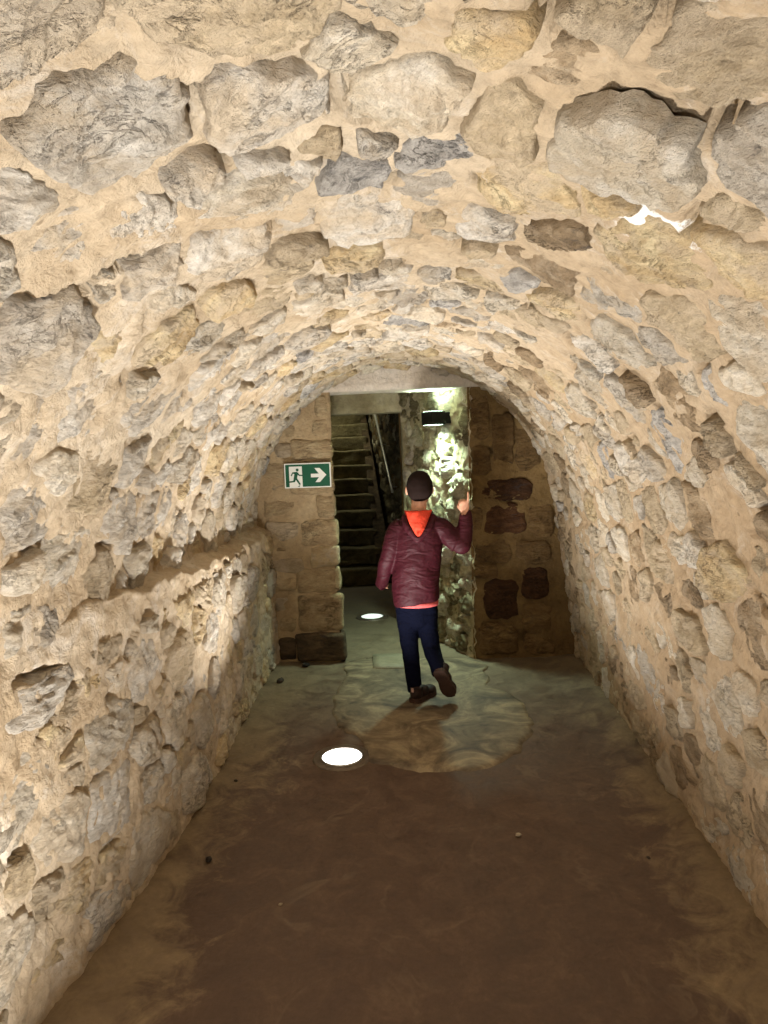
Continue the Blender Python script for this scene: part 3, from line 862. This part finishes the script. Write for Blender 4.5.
gn = np.array([-_gd[1], _gd[0]]); gn = gn if gn @ np.array([0, -1.0]) > 0 else -gn
gp = np.array([0.180, 5.515]) 
wall_lamp((gp[0], gp[1], 1.80), gn, 'small black box lamp lighting the green passage wall', P_WALL, C_PASS)
wall_lamp((-1.50, 10.0, 3.05), (1.0, 0.1), 'unseen box lamp added on the side wall for the light on the stair treads', P_STAIR, (1.0, 0.97, 0.66))  # added out of view so the treads catch light from above

# ------------------------------------------------------------------ stairs
stairs = empty('staircase', (-0.95, 8.15, 0))
tag(stairs, 'flight of worn stone steps climbing away behind the boy', 'stairs')
sa = R(7.0)
stairs.rotation_euler = (0, 0, sa)
rsx = np.random.default_rng(8)
for i in range(12):
    y = 0.27 * i; z1 = 0.195 * (i + 1) + rsx.normal(0, 0.008)
    x1 = 0.40 + rsx.uniform(-0.02, 0.03)
    block('step', -0.29, x1, y + rsx.normal(0, 0.012), y + 0.55, max(-0.02, z1 - 0.20), z1, S_STEP, stairs, 200 + i, rnd=0.022, amp=0.016, n=10)

bm = bmesh.new()
lo = [bm.verts.new((x, y, z)) for x, y, z in ((0.36, 0.06, -0.02), (0.53, 0.02, -0.02), (0.36, 3.5, 2.2), (0.30, 3.5, 2.2))]
hi = [bm.verts.new((x, y, z)) for x, y, z in ((0.36, 0.06, 0.16), (0.53, 0.02, 0.16), (0.36, 3.5, 2.62), (0.30, 3.5, 2.62))]
bm.faces.new(lo); bm.faces.new(hi)
for i in range(4): bm.faces.new((lo[i], lo[(i + 1) % 4], hi[(i + 1) % 4], hi[i]))
bmesh.ops.subdivide_edges(bm, edges=list(bm.edges), cuts=5, use_grid_fill=True)
co = np.array([v_.co for v_ in bm.verts]); kn = fbm(co, 5.0, 3, 2) * 0.03
for v_, q in zip(bm.verts, kn): v_.co.z += float(q)
bm_obj('side_fill', bm, S_PIERD, stairs, True)  # added dark mass closing the dark gap between steps and wall

# handrail on the stair wall
M_RAIL = plain('worn grey rail', (0.62, 0.62, 0.58), 0.35, 0.3)
hr = empty('handrail', (-0.405, 8.40, 1.06))
tag(hr, 'thin metal handrail slanting up the stair wall', 'handrail')
def tube(bm, pts, r, seg=10):
    pts = [Vector(p) for p in pts]; rings = []
    for i, p in enumerate(pts):
        d = (pts[min(i + 1, len(pts) - 1)] - pts[max(i - 1, 0)]).normalized()
        a = d.orthogonal().normalized(); b_ = d.cross(a)
        rr = r[i] if hasattr(r, '__len__') else r
        rings.append([bm.verts.new(p + (a * math.cos(2 * math.pi * k / seg) + b_ * math.sin(2 * math.pi * k / seg)) * rr) for k in range(seg)])
    for a, b_ in zip(rings[:-1], rings[1:]):
        for k in range(seg): bm.faces.new((a[k], a[(k + 1) % seg], b_[(k + 1) % seg], b_[k]))
    bm.faces.new(rings[0]); bm.faces.new(rings[-1])
ra = Vector((-0.405, 8.40, 1.06)); rb = Vector((-0.835, 10.6, 2.66))
bm = bmesh.new(); tube(bm, [ra, ra + Vector((0, 0.02, 0.012)), rb], 0.016); bm_obj('rail', bm, M_RAIL, hr, True, -Vector(hr.location))
for k in (0.06, 0.38, 0.70):
    q = ra.lerp(rb, k)
    bm = bmesh.new(); tube(bm, [q, q + Vector((0.03, 0, -0.04)), q + Vector((0.085, 0.01, -0.045))], 0.007, 8); bm_obj('bracket', bm, M_RAIL, hr, True, -Vector(hr.location))

# ------------------------------------------------------------------ exit sign
M_SGREEN = plain('sign green', (0.004, 0.085, 0.042), 0.5, spec=0.3, var=0.08)
M_SWHITE = plain('sign white', (0.78, 0.80, 0.76), 0.45, var=0.04)
sign = empty('exit_sign', (-0.864, 5.158, 1.41))
tag(sign, 'green and white running-man exit sign with arrow on the stone pier', 'exit sign')
SW, SH = 0.342, 0.180
def flat(name, poly, y0, y1, mat, parent):
    bm = bmesh.new()
    a = [bm.verts.new((x, y0, z)) for x, z in poly]; b_ = [bm.verts.new((x, y1, z)) for x, z in poly]
    bm.faces.new(a); bm.faces.new(b_[::-1]); n = len(poly)
    for i in range(n): bm.faces.new((a[i], b_[i], b_[(i + 1) % n], a[(i + 1) % n]))
    bm.normal_update()
    bmesh.ops.triangulate(bm, faces=[f for f in bm.faces if len(f.verts) > 4], ngon_method='EAR_CLIP')
    return bm_obj(name, bm, mat, parent)
def rc(x0, x1, z0, z1): return [(x0, z0), (x1, z0), (x1, z1), (x0, z1)]
flat('board', rc(-SW / 2, SW / 2, -SH / 2, SH / 2), 0.0, 0.02, M_SWHITE, sign)
flat('green_panel', rc(-SW / 2 + 0.008, SW / 2 - 0.008, -SH / 2 + 0.008, SH / 2 - 0.008), -0.0015, 0.001, M_SGREEN, sign)
def sp(px, py):      # crop pixels of the sign -> local metres
    return ((px - 385) / 555 * SW, -(py - 302) / 275 * SH)
flat('white_doorway', [sp(165, 198), sp(320, 198), sp(322, 432), sp(165, 432)], -0.0035, -0.001, M_SWHITE, sign)
flat('arrow', [sp(425, 285), sp(520, 285), sp(470, 222), sp(530, 222), sp(610, 300), sp(530, 380), sp(475, 380), sp(520, 325), sp(425, 325)], -0.0035, -0.001, M_SWHITE, sign)
man = flat('running_figure', [sp(205, 262), sp(262, 258), sp(290, 290), sp(322, 293), sp(322, 306), sp(282, 304), sp(268, 290), sp(258, 330), sp(300, 398), sp(282, 405),
     sp(242, 345), sp(232, 372), sp(160, 378), sp(145, 372), sp(160, 362), sp(212, 358), sp(228, 282), sp(210, 276), sp(196, 305), sp(184, 298)], -0.0055, -0.003, M_SGREEN, sign)
hc = sp(264, 237)
flat('figure_head', [(hc[0] + 0.0105 * math.cos(t), hc[1] + 0.0105 * math.sin(t)) for t in np.linspace(0, 2 * math.pi, 16, endpoint=False)], -0.0055, -0.003, M_SGREEN, sign)
flat('figure_shadow', [sp(262, 422), sp(290, 408), sp(285, 425)], -0.0055, -0.003, M_SGREEN, sign)

# ------------------------------------------------------------------ loose bits on the floor
rs_d = np.random.default_rng(77)
M_DARKP = stone_mat('dark pebble', (0.05, 0.042, 0.036), (0.03, 0.025, 0.022), (0.08, 0.065, 0.055))
def pebble(x, y, s, mat, label, group=None):
    v = []; F = []
    bm = bmesh.new(); bmesh.ops.create_icosphere(bm, subdivisions=2, radius=1.0)
    co = np.array([w_.co for w_ in bm.verts]); k = 1 + 0.35 * noise(co, 1.3, rs_d.uniform(0, 99))
    for w_, kk in zip(bm.verts, k): w_.co = Vector((w_.co.x * s * kk, w_.co.y * s * 0.75 * kk, w_.co.z * s * 0.5 * kk))
    o = bm_obj('pebble', bm, mat, None, True, (x, y, s * 0.42 + 0.002))
    o.rotation_euler = (0, 0, rs_d.uniform(0, 6))
    tag(o, label, 'pebble', group)
pebble(0.33, 2.78, 0.013, S_CREAM, 'pale stone chip lying alone on the brown floor right of centre', 'loose bits on the floor')
pebble(-0.90, 2.61, 0.017, M_DARKP, 'black pebble on the floor by the left wall', 'loose bits on the floor')
pebble(-0.97, 3.27, 0.012, M_DARKP, 'small black pebble farther along the left wall', 'loose bits on the floor')
pebble(-0.56, 2.34, 0.008, S_CREAM, 'tiny pale chip on the dark floor near the front', 'loose bits on the floor')
pebble(-1.05, 4.73, 0.035, M_DARKP, 'dark rounded stone lying at the foot of the left wall', 'loose bits on the floor')
pebble(-0.93, 5.08, 0.03, M_DARKP, 'dark lump of stone at the foot of the pier', 'loose bits on the floor')
pebble(0.80, 2.62, 0.009, M_DARKP, 'tiny dark chip on the sandy right edge of the floor', 'loose bits on the floor')

# ------------------------------------------------------------------ person
def fabric(name, c, rough=0.7, sheen=0.0, scale=60, spec=0.3, bs=0.15, fold=0.0):
    m, nt, b = new_mat(name)
    tc = nd(nt, 'ShaderNodeTexCoord').outputs['Object']
    f = tex(nt, tc, scale, 3.0, 0.6)
    nt.links.new(ramp(nt, f, [(0.3, tuple(x * 0.75 for x in c)), (0.7, tuple(x * 1.2 for x in c))]), b.inputs['Base Color'])
    b.inputs['Roughness'].default_value = rough; b.inputs['Specular IOR Level'].default_value = spec
    n1 = bump(nt, b, f, bs, 0.004)
    if fold:
        mp = nd(nt, 'ShaderNodeMapping'); nt.links.new(tc, mp.inputs[0])
        mp.inputs['Rotation'].default_value = (0, R(-48), R(20)); mp.inputs['Scale'].default_value = (1, 1, 2.2)
        bump(nt, b, tex(nt, mp.outputs[0], 7.0, 2.0, 0.5, 1.2), fold, 0.05, n1)
    return m
M_SKIN = fabric('skin', (0.62, 0.33, 0.22), 0.55, scale=30, bs=0.03)
M_HAIR = fabric('dark brown hair', (0.014, 0.0075, 0.006), 0.85, scale=200, bs=0.7, spec=0.1)
M_JACKET = fabric('maroon jacket cloth', (0.036, 0.0032, 0.0076), 0.62, scale=90, spec=0.2, fold=0.35)
M_HOOD = fabric('coral red lining', (0.72, 0.060, 0.028), 0.75, scale=60, fold=0.3)
M_HEM = fabric('pink hem', (0.55, 0.10, 0.10), 0.75)
M_JEAN = fabric('navy denim', (0.0018, 0.0027, 0.0105), 0.9, spec=0.08, scale=110, fold=0.4)
M_SHOE = fabric('dark brown shoe', (0.022, 0.010, 0.008), 0.6)
M_SOLE = fabric('worn brown rubber sole', (0.050, 0.026, 0.018), 0.7)
M_TAB = plain('pale heel tab', (0.5, 0.32, 0.28), 0.5)
M_EYE = plain('eye white', (0.7, 0.68, 0.64), 0.3); M_LIP = plain('lips', (0.45, 0.17, 0.14), 0.5)

def ell(bm, c, r, rot=None, seg=20):
    m = Matrix.Translation(c)
    if rot is not None: m = m @ rot
    m = m @ Matrix.Diagonal((*r, 1.0))
    bmesh.ops.create_uvsphere(bm, u_segments=seg, v_segments=seg // 2 + 2, radius=1.0, matrix=m)

def limb(bm, pts, rad, flat_ends=(False, False), seg=18, sub=4):
    """tapered tube through joints; rad entries r or (rx, ry) with the first axis kept near world X"""
    P = [Vector(p) for p in pts]
    rr = [(r, r) if not hasattr(r, '__len__') else tuple(r) for r in rad]
    Q = []; K = []
    for i in range(len(P) - 1):
        for s in range(sub):
            t = s / sub
            p0 = P[max(i - 1, 0)]; p1 = P[i]; p2 = P[i + 1]; p3 = P[min(i + 2, len(P) - 1)]
            q = 0.5 * ((2 * p1) + (p2 - p0) * t + (2 * p0 - 5 * p1 + 4 * p2 - p3) * t * t + (3 * p1 - p0 - 3 * p2 + p3) * t ** 3)
            Q.append(q); K.append((rr[i][0] * (1 - t) + rr[i + 1][0] * t, rr[i][1] * (1 - t) + rr[i + 1][1] * t))
    Q.append(P[-1]); K.append(rr[-1])
    rings = []
    for i, p in enumerate(Q):
        d = (Q[min(i + 1, len(Q) - 1)] - Q[max(i - 1, 0)]).normalized()
        a = Vector((1, 0, 0)); a = a - d * a.dot(d)
        if a.length < 0.2: a = Vector((0, 1, 0)) - d * d.y
        a.normalize(); b_ = d.cross(a)
        rings.append([bm.verts.new(p + a * math.cos(2 * math.pi * k / seg) * K[i][0] + b_ * math.sin(2 * math.pi * k / seg) * K[i][1]) for k in range(seg)])
    for a, b_ in zip(rings[:-1], rings[1:]):
        for k in range(seg): bm.faces.new((a[k], a[(k + 1) % seg], b_[(k + 1) % seg], b_[k]))
    bm.faces.new(rings[0][::-1]); bm.faces.new(rings[-1])
    if not flat_ends[0]: ell(bm, Q[0], (K[0][0], K[0][1], (K[0][0] + K[0][1]) / 2))
    if not flat_ends[1]: ell(bm, Q[-1], (K[-1][0], K[-1][1], (K[-1][0] + K[-1][1]) / 2))

def fuse(name, bm, mat, parent, voxel, smooth=6, fold=None, cut=None):
    """weld overlapping shapes into one continuous skin"""
    me = bpy.data.meshes.new('tmp'); bmesh.ops.recalc_face_normals(bm, faces=bm.faces); bm.to_mesh(me); bm.free()
    o = bpy.data.objects.new('tmp', me); COL.objects.link(o)
    md = o.modifiers.new('r', 'REMESH'); md.mode = 'VOXEL'; md.voxel_size = voxel
    ms = o.modifiers.new('s', 'SMOOTH'); ms.iterations = smooth; ms.factor = 0.5
    dg = bpy.context.evaluated_depsgraph_get()
    m2 = bpy.data.meshes.new_from_object(o.evaluated_get(dg))
    bpy.data.objects.remove(o, do_unlink=True)
    m2.name = name
    if fold is not None:
        n = len(m2.vertices); co = np.zeros(n * 3); no = np.zeros(n * 3)
        m2.vertices.foreach_get('co', co); m2.vertices.foreach_get('normal', no)
        co = co.reshape(-1, 3); no = no.reshape(-1, 3)
        co = co + no * fold(co)[:, None]
        m2.vertices.foreach_set('co', co.ravel()); m2.update()
    m2.materials.clear(); m2.materials.append(mat)
    m2.polygons.foreach_set('use_smooth', [True] * len(m2.polygons))
    return link(name, m2, parent)

PX, PY = -0.08, 4.36
person = empty('person', (PX, PY, FZ))
tag(person, 'boy in maroon jacket seen from behind, walking away with one finger raised', 'person')
def L(x, y, z): return (x - PX, y - PY, z - FZ)

YB = 4.38
HC = (-0.042, YB + 0.01, 1.335)
# key joints
SHL, SHR = (-0.185, YB, 1.085), (0.085, YB, 1.085)
ELL_, WRL = (-0.258, YB - 0.015, 0.890), (-0.303, YB + 0.095, 0.735)
ELR, WRR = (0.206, YB - 0.040, 0.985), (0.230, YB + 0.010, 1.168)
HPL, HPR = (-0.150, YB, 0.600), (-0.022, YB, 0.600)
KNL, ANL = (-0.135, YB - 0.005, 0.335), (-0.112, 4.335, 0.085)
KNR, ANR = (-0.002, YB + 0.01, 0.335), (0.048, 4.225, 0.215)

# body: head, neck, trunk, limbs and hands as one skin
bm = bmesh.new()
ell(bm, L(*HC), (0.074, 0.088, 0.098), seg=28)
ell(bm, L(HC[0], HC[1] + 0.03, HC[2] - 0.055), (0.056, 0.060, 0.060), seg=24)      # jaw
ell(bm, L(HC[0], HC[1] + 0.083, HC[2] - 0.100), (0.022, 0.016, 0.018))             # chin
limb(bm, [L(HC[0], HC[1] + 0.082, HC[2] + 0.005), L(HC[0], HC[1] + 0.104, HC[2] - 0.03)], [0.007, 0.012])   # nose
ell(bm, L(HC[0], HC[1] + 0.078, HC[2] + 0.022), (0.048, 0.014, 0.010))             # brow
for s in (-1, 1):
    rot = Matrix.Rotation(s * 0.35, 4, 'Z')
    ell(bm, L(HC[0] + s * 0.079, HC[1] + 0.005, HC[2] - 0.012), (0.008, 0.019, 0.030), rot)   # ears
limb(bm, [L(-0.045, YB + 0.008, 1.28), L(-0.055, YB - 0.002, 1.15), L(-0.056, YB, 1.06)], [0.047, 0.050, 0.062])
limb(bm, [L(-0.058, YB, 1.09), L(-0.07, YB, 0.85), L(-0.085, YB, 0.62)], [(0.115, 0.07), (0.105, 0.07), (0.11, 0.075)])
limb(bm, [L(*SHL), L(*ELL_), L(*WRL)], [0.038, 0.030, 0.021])
limb(bm, [L(*SHR), L(*ELR), L(*WRR)], [0.038, 0.030, 0.021])
limb(bm, [L(*HPL), L(*KNL), L(*ANL)], [0.062, 0.043, 0.028])
limb(bm, [L(*HPR), L(*KNR), L(*ANR)], [0.062, 0.043, 0.028])
# raised right hand: back of the hand to the viewer, index up, others curled
wx, wy, wz = WRR
limb(bm, [L(wx, wy, wz), L(wx + 0.001, wy + 0.004, wz + 0.035), L(wx + 0.0, wy + 0.006, wz + 0.062)], [(0.021, 0.016), (0.030, 0.014), (0.031, 0.012)])
fx = [0.024, 0.008, -0.009, -0.024]
limb(bm, [L(wx + 0.020, wy + 0.006, wz + 0.055), L(wx + 0.025, wy + 0.006, wz + 0.088), L(wx + 0.026, wy + 0.010, wz + 0.110), L(wx + 0.025, wy + 0.014, wz + 0.131)],
     [0.0085, 0.0080, 0.0072, 0.0062], seg=12)
for k, (ox, ln) in enumerate([(0.003, 0.036), (-0.012, 0.033), (-0.025, 0.027)]):
    limb(bm, [L(wx + ox, wy + 0.006, wz + 0.058), L(wx + ox - 0.001, wy + 0.020, wz + 0.058 + ln * 0.65), L(wx + ox, wy + 0.046, wz + 0.058 + ln * 0.45),
              L(wx + ox, wy + 0.044, wz + 0.050)], [0.0085, 0.0083, 0.0078, 0.0070], seg=12)
limb(bm, [L(wx - 0.018, wy + 0.008, wz + 0.022), L(wx - 0.037, wy + 0.022, wz + 0.045), L(wx - 0.026, wy + 0.040, wz + 0.066)], [0.0105, 0.0090, 0.0075], seg=12)
# hanging left hand, half inside the sleeve
hx, hy, hz = WRL
limb(bm, [L(hx, hy, hz), L(hx + 0.004, hy + 0.035, hz - 0.018), L(hx + 0.010, hy + 0.062, hz - 0.026)], [(0.020, 0.016), (0.015, 0.026), (0.013, 0.027)])
for k, (oy, ln) in enumerate([(0.022, 0.050), (0.008, 0.056), (-0.007, 0.052), (-0.020, 0.042)]):
    b0 = (hx + 0.010, hy + 0.060, hz - 0.026 + oy)
    limb(bm, [L(*b0), L(b0[0] + 0.004, b0[1] + ln * 0.6, b0[2] - 0.003), L(b0[0] + 0.018, b0[1] + ln, b0[2] - 0.012)], [0.0085, 0.0078, 0.0065], seg=12)
limb(bm, [L(hx + 0.010, hy + 0.025, hz + 0.002), L(hx + 0.026, hy + 0.050, hz + 0.008), L(hx + 0.030, hy + 0.075, hz + 0.000)], [0.0105, 0.009, 0.007], seg=12)
body = fuse('body', bm, M_SKIN, person, 0.0042, 4)
for s in (-1, 1):
    bm = bmesh.new(); ell(bm, L(HC[0] + s * 0.031, HC[1] + 0.074, HC[2] + 0.004), (0.013, 0.010, 0.008)); bm_obj('eye', bm, M_EYE, person, True)
bm = bmesh.new(); ell(bm, L(HC[0], HC[1] + 0.089, HC[2] - 0.066), (0.024, 0.008, 0.007)); bm_obj('mouth', bm, M_LIP, person, True)

# hair: short cap, faded at the nape
bm = bmesh.new()
ell(bm, L(HC[0], HC[1] - 0.006, HC[2] + 0.014), (0.082, 0.094, 0.096), seg=32)
ell(bm, L(HC[0], HC[1] - 0.020, HC[2] - 0.012), (0.079, 0.080, 0.072), seg=28)
co = np.array([v_.co for v_ in bm.verts])
kn = noise(co, 24.0, 4)
for v_, q in zip(bm.verts, kn): v_.co += v_.normal * float(q) * 0.004
hair = fuse('hair', bm, M_HAIR, person, 0.005, 6)

# jacket
def folds(co):
    d = co[:, 0] * 0.7 + co[:, 2] * 0.7
    q = np.stack([co[:, 0] * 9, co[:, 1] * 6, co[:, 2] * 6 + co[:, 0] * 10], 1)
    q2 = np.stack([co[:, 0] * 5 - co[:, 2] * 5, co[:, 1] * 5, co[:, 2] * 16 - co[:, 0] * 9], 1)
    return 0.007 * noise(q, 0.8, 3) + 0.005 * noise(q2, 0.7, 8)
bm = bmesh.new()
limb(bm, [L(-0.052, YB - 0.002, 1.165), L(-0.054, YB - 0.002, 1.12), L(-0.060, YB - 0.006, 1.02), L(-0.072, YB - 0.004, 0.88), L(-0.086, YB - 0.002, 0.74), L(-0.086, YB, 0.645), L(-0.083, YB, 0.618)],
     [(0.075, 0.065), (0.130, 0.078), (0.152, 0.100), (0.146, 0.106), (0.150, 0.110), (0.146, 0.108), (0.134, 0.100)], (True, True), seg=28)
limb(bm, [L(-0.09, YB, 1.118), L(*SHL), L(*ELL_), L(WRL[0], WRL[1], WRL[2]), L(WRL[0] - 0.004, WRL[1] + 0.012, WRL[2] - 0.018)], [0.055, 0.062, 0.049, 0.040, 0.036], (False, True), seg=20)
limb(bm, [L(-0.02, YB, 1.118), L(*SHR), L(*ELR), L(WRR[0], WRR[1] - 0.002, WRR[2] - 0.018), L(WRR[0], WRR[1], WRR[2] + 0.006)], [0.056, 0.064, 0.055, 0.041, 0.036], (False, True), seg=20)
ell(bm, L(ELR[0] + 0.002, ELR[1], ELR[2] - 0.004), (0.056, 0.056, 0.054))
jacket = fuse('jacket', bm, M_JACKET, person, 0.006, 5, folds)
# hem of the red hoodie below the jacket
bm = bmesh.new()
limb(bm, [L(-0.083, YB, 0.632), L(-0.083, YB, 0.606)], [(0.138, 0.105), (0.137, 0.104)], (True, True), seg=40, sub=2)
bm_obj('hoodie_hem', bm, M_HEM, person, True)
# hood: maroon rolled collar and coral lining hanging in a V over the back
bm = bmesh.new()
hp = []
for t in np.linspace(-2.5, 2.5, 21):
    hp.append(L(-0.052 + 0.076 * math.sin(t), YB + 0.004 - 0.078 * math.cos(t), 1.178 + 0.010 * math.cos(t)))
limb(bm, hp, [0.012 + 0.008 * math.cos(t * 0.6) for t in np.linspace(-2.5, 2.5, 21)], sub=1, seg=12)
for s in (-1, 1):
    limb(bm, [L(-0.052 + s * 0.088, YB - 0.060, 1.165), L(-0.054 + s * 0.066, YB - 0.102, 1.105), L(-0.060 + s * 0.004, YB - 0.126, 1.035)], [0.018, 0.024, 0.022], seg=14)
limb(bm, [L(-0.058, YB - 0.100, 1.10), L(-0.06, YB - 0.112, 1.04)], [(0.055, 0.02), (0.02, 0.02)], seg=14)
hood = fuse('hood', bm, M_JACKET, person, 0.005, 5)
bm = bmesh.new()
g = []
for j, tz in enumerate(np.linspace(0, 1, 12)):
    z = 1.205 - 0.148 * tz; hw = 0.080 * (1 - tz) ** 0.75 + 0.004
    row = []
    for i, tx in enumerate(np.linspace(-1, 1, 13)):
        y = YB - 0.104 - 0.040 * tz - 0.010 * math.sin(tz * 3.1) + 0.060 * (1 - tz) * tx * tx + 0.004 * math.sin(tx * 6 + tz * 9)
        row.append(bm.verts.new(L(-0.055 + hw * tx, y, z)))
    g.append(row)
for a, b_ in zip(g[:-1], g[1:]):
    for i in range(12): bm.faces.new((a[i], a[i + 1], b_[i + 1], b_[i]))
lin = bm_obj('hood_lining', bm, M_HOOD, hood, True)
ms = lin.modifiers.new('thick', 'SOLIDIFY'); ms.thickness = 0.008; ms.offset = 0
# jeans
def jfold(co):
    q = np.stack([co[:, 0] * 7, co[:, 1] * 7, co[:, 2] * 18], 1)
    return 0.004 * noise(q, 1.0, 5)
bm = bmesh.new()
limb(bm, [L(-0.085, YB, 0.66), L(-0.086, YB, 0.60), L(-0.086, YB, 0.545)], [(0.120, 0.090), (0.124, 0.095), (0.118, 0.09)], (True, False), seg=24)
limb(bm, [L(*HPL), L(-0.143, YB, 0.47), L(*KNL), L(-0.122, YB - 0.03, 0.19), L(ANL[0], ANL[1] + 0.004, 0.062)], [(0.068, 0.078), (0.066, 0.072), (0.056, 0.058), (0.049, 0.054), (0.044, 0.052)], (False, True), seg=20)
limb(bm, [L(*HPR), L(-0.018, YB + 0.01, 0.47), L(*KNR), L(0.024, YB - 0.075, 0.27), L(ANR[0] - 0.003, ANR[1] + 0.008, ANR[2] - 0.002)], [(0.068, 0.078), (0.064, 0.072), (0.056, 0.058), (0.050, 0.054), (0.050, 0.054)], (False, True), seg=20)
fuse('jeans', bm, M_JEAN, person, 0.006, 5, jfold)
# shoes: built with the heel at the origin, toe along +Y
def shoe(m):
    bm = bmesh.new()
    ell(bm, (0, 0.030, 0.042), (0.034, 0.040, 0.040)); ell(bm, (0, 0.085, 0.038), (0.036, 0.055, 0.036)); ell(bm, (0.002, 0.155, 0.030), (0.040, 0.055, 0.026))
    limb(bm, [(0, 0.035, 0.045), (0, 0.032, 0.080)], [(0.032, 0.036), (0.035, 0.040)], (False, True))
    bmesh.ops.transform(bm, matrix=m, verts=bm.verts)
    s = fuse('shoe', bm, M_SHOE, person, 0.005, 3)
    bm = bmesh.new()
    pr = [(0.030, 0.0), (0.036, 0.03), (0.031, 0.08), (0.040, 0.14), (0.038, 0.18), (0.022, 0.208), (0.0, 0.214)]
    pts = [(x, y) for x, y in pr] + [(-x, y) for x, y in pr[-2::-1]] + [(-0.018, -0.012), (0.018, -0.012)]
    a = [bm.verts.new((x * 1.04, y, 0.0)) for x, y in pts]; b2 = [bm.verts.new((x, y, 0.022)) for x, y in pts]; n = len(pts)
    bm.faces.new(a); bm.faces.new(b2)
    for i in range(n): bm.faces.new((a[i], a[(i + 1) % n], b2[(i + 1) % n], b2[i]))
    bmesh.ops.transform(bm, matrix=m, verts=bm.verts)
    bm_obj('sole', bm, M_SOLE, s)
    bm = bmesh.new(); bm_box(bm, (0, -0.008, 0.068), (0.014, 0.008, 0.022), bevel=0.003)
    bmesh.ops.transform(bm, matrix=m, verts=bm.verts)
    bm_obj('heel_tab', bm, M_TAB, s)
shoe(Matrix.Translation(L(-0.120, 4.275, FZ)) @ Matrix.Rotation(R(-34), 4, 'Z') @ Matrix.Diagonal((1.14, 1.06, 1.2, 1)))
shoe(Matrix.Translation(L(0.040, 4.185, 0.232)) @ Matrix.Rotation(R(-14), 4, 'Y') @ Matrix.Rotation(R(-20), 4, 'Z') @ Matrix.Rotation(R(-68), 4, 'X') @ Matrix.Diagonal((1.14, 0.98, 1.1, 1)))
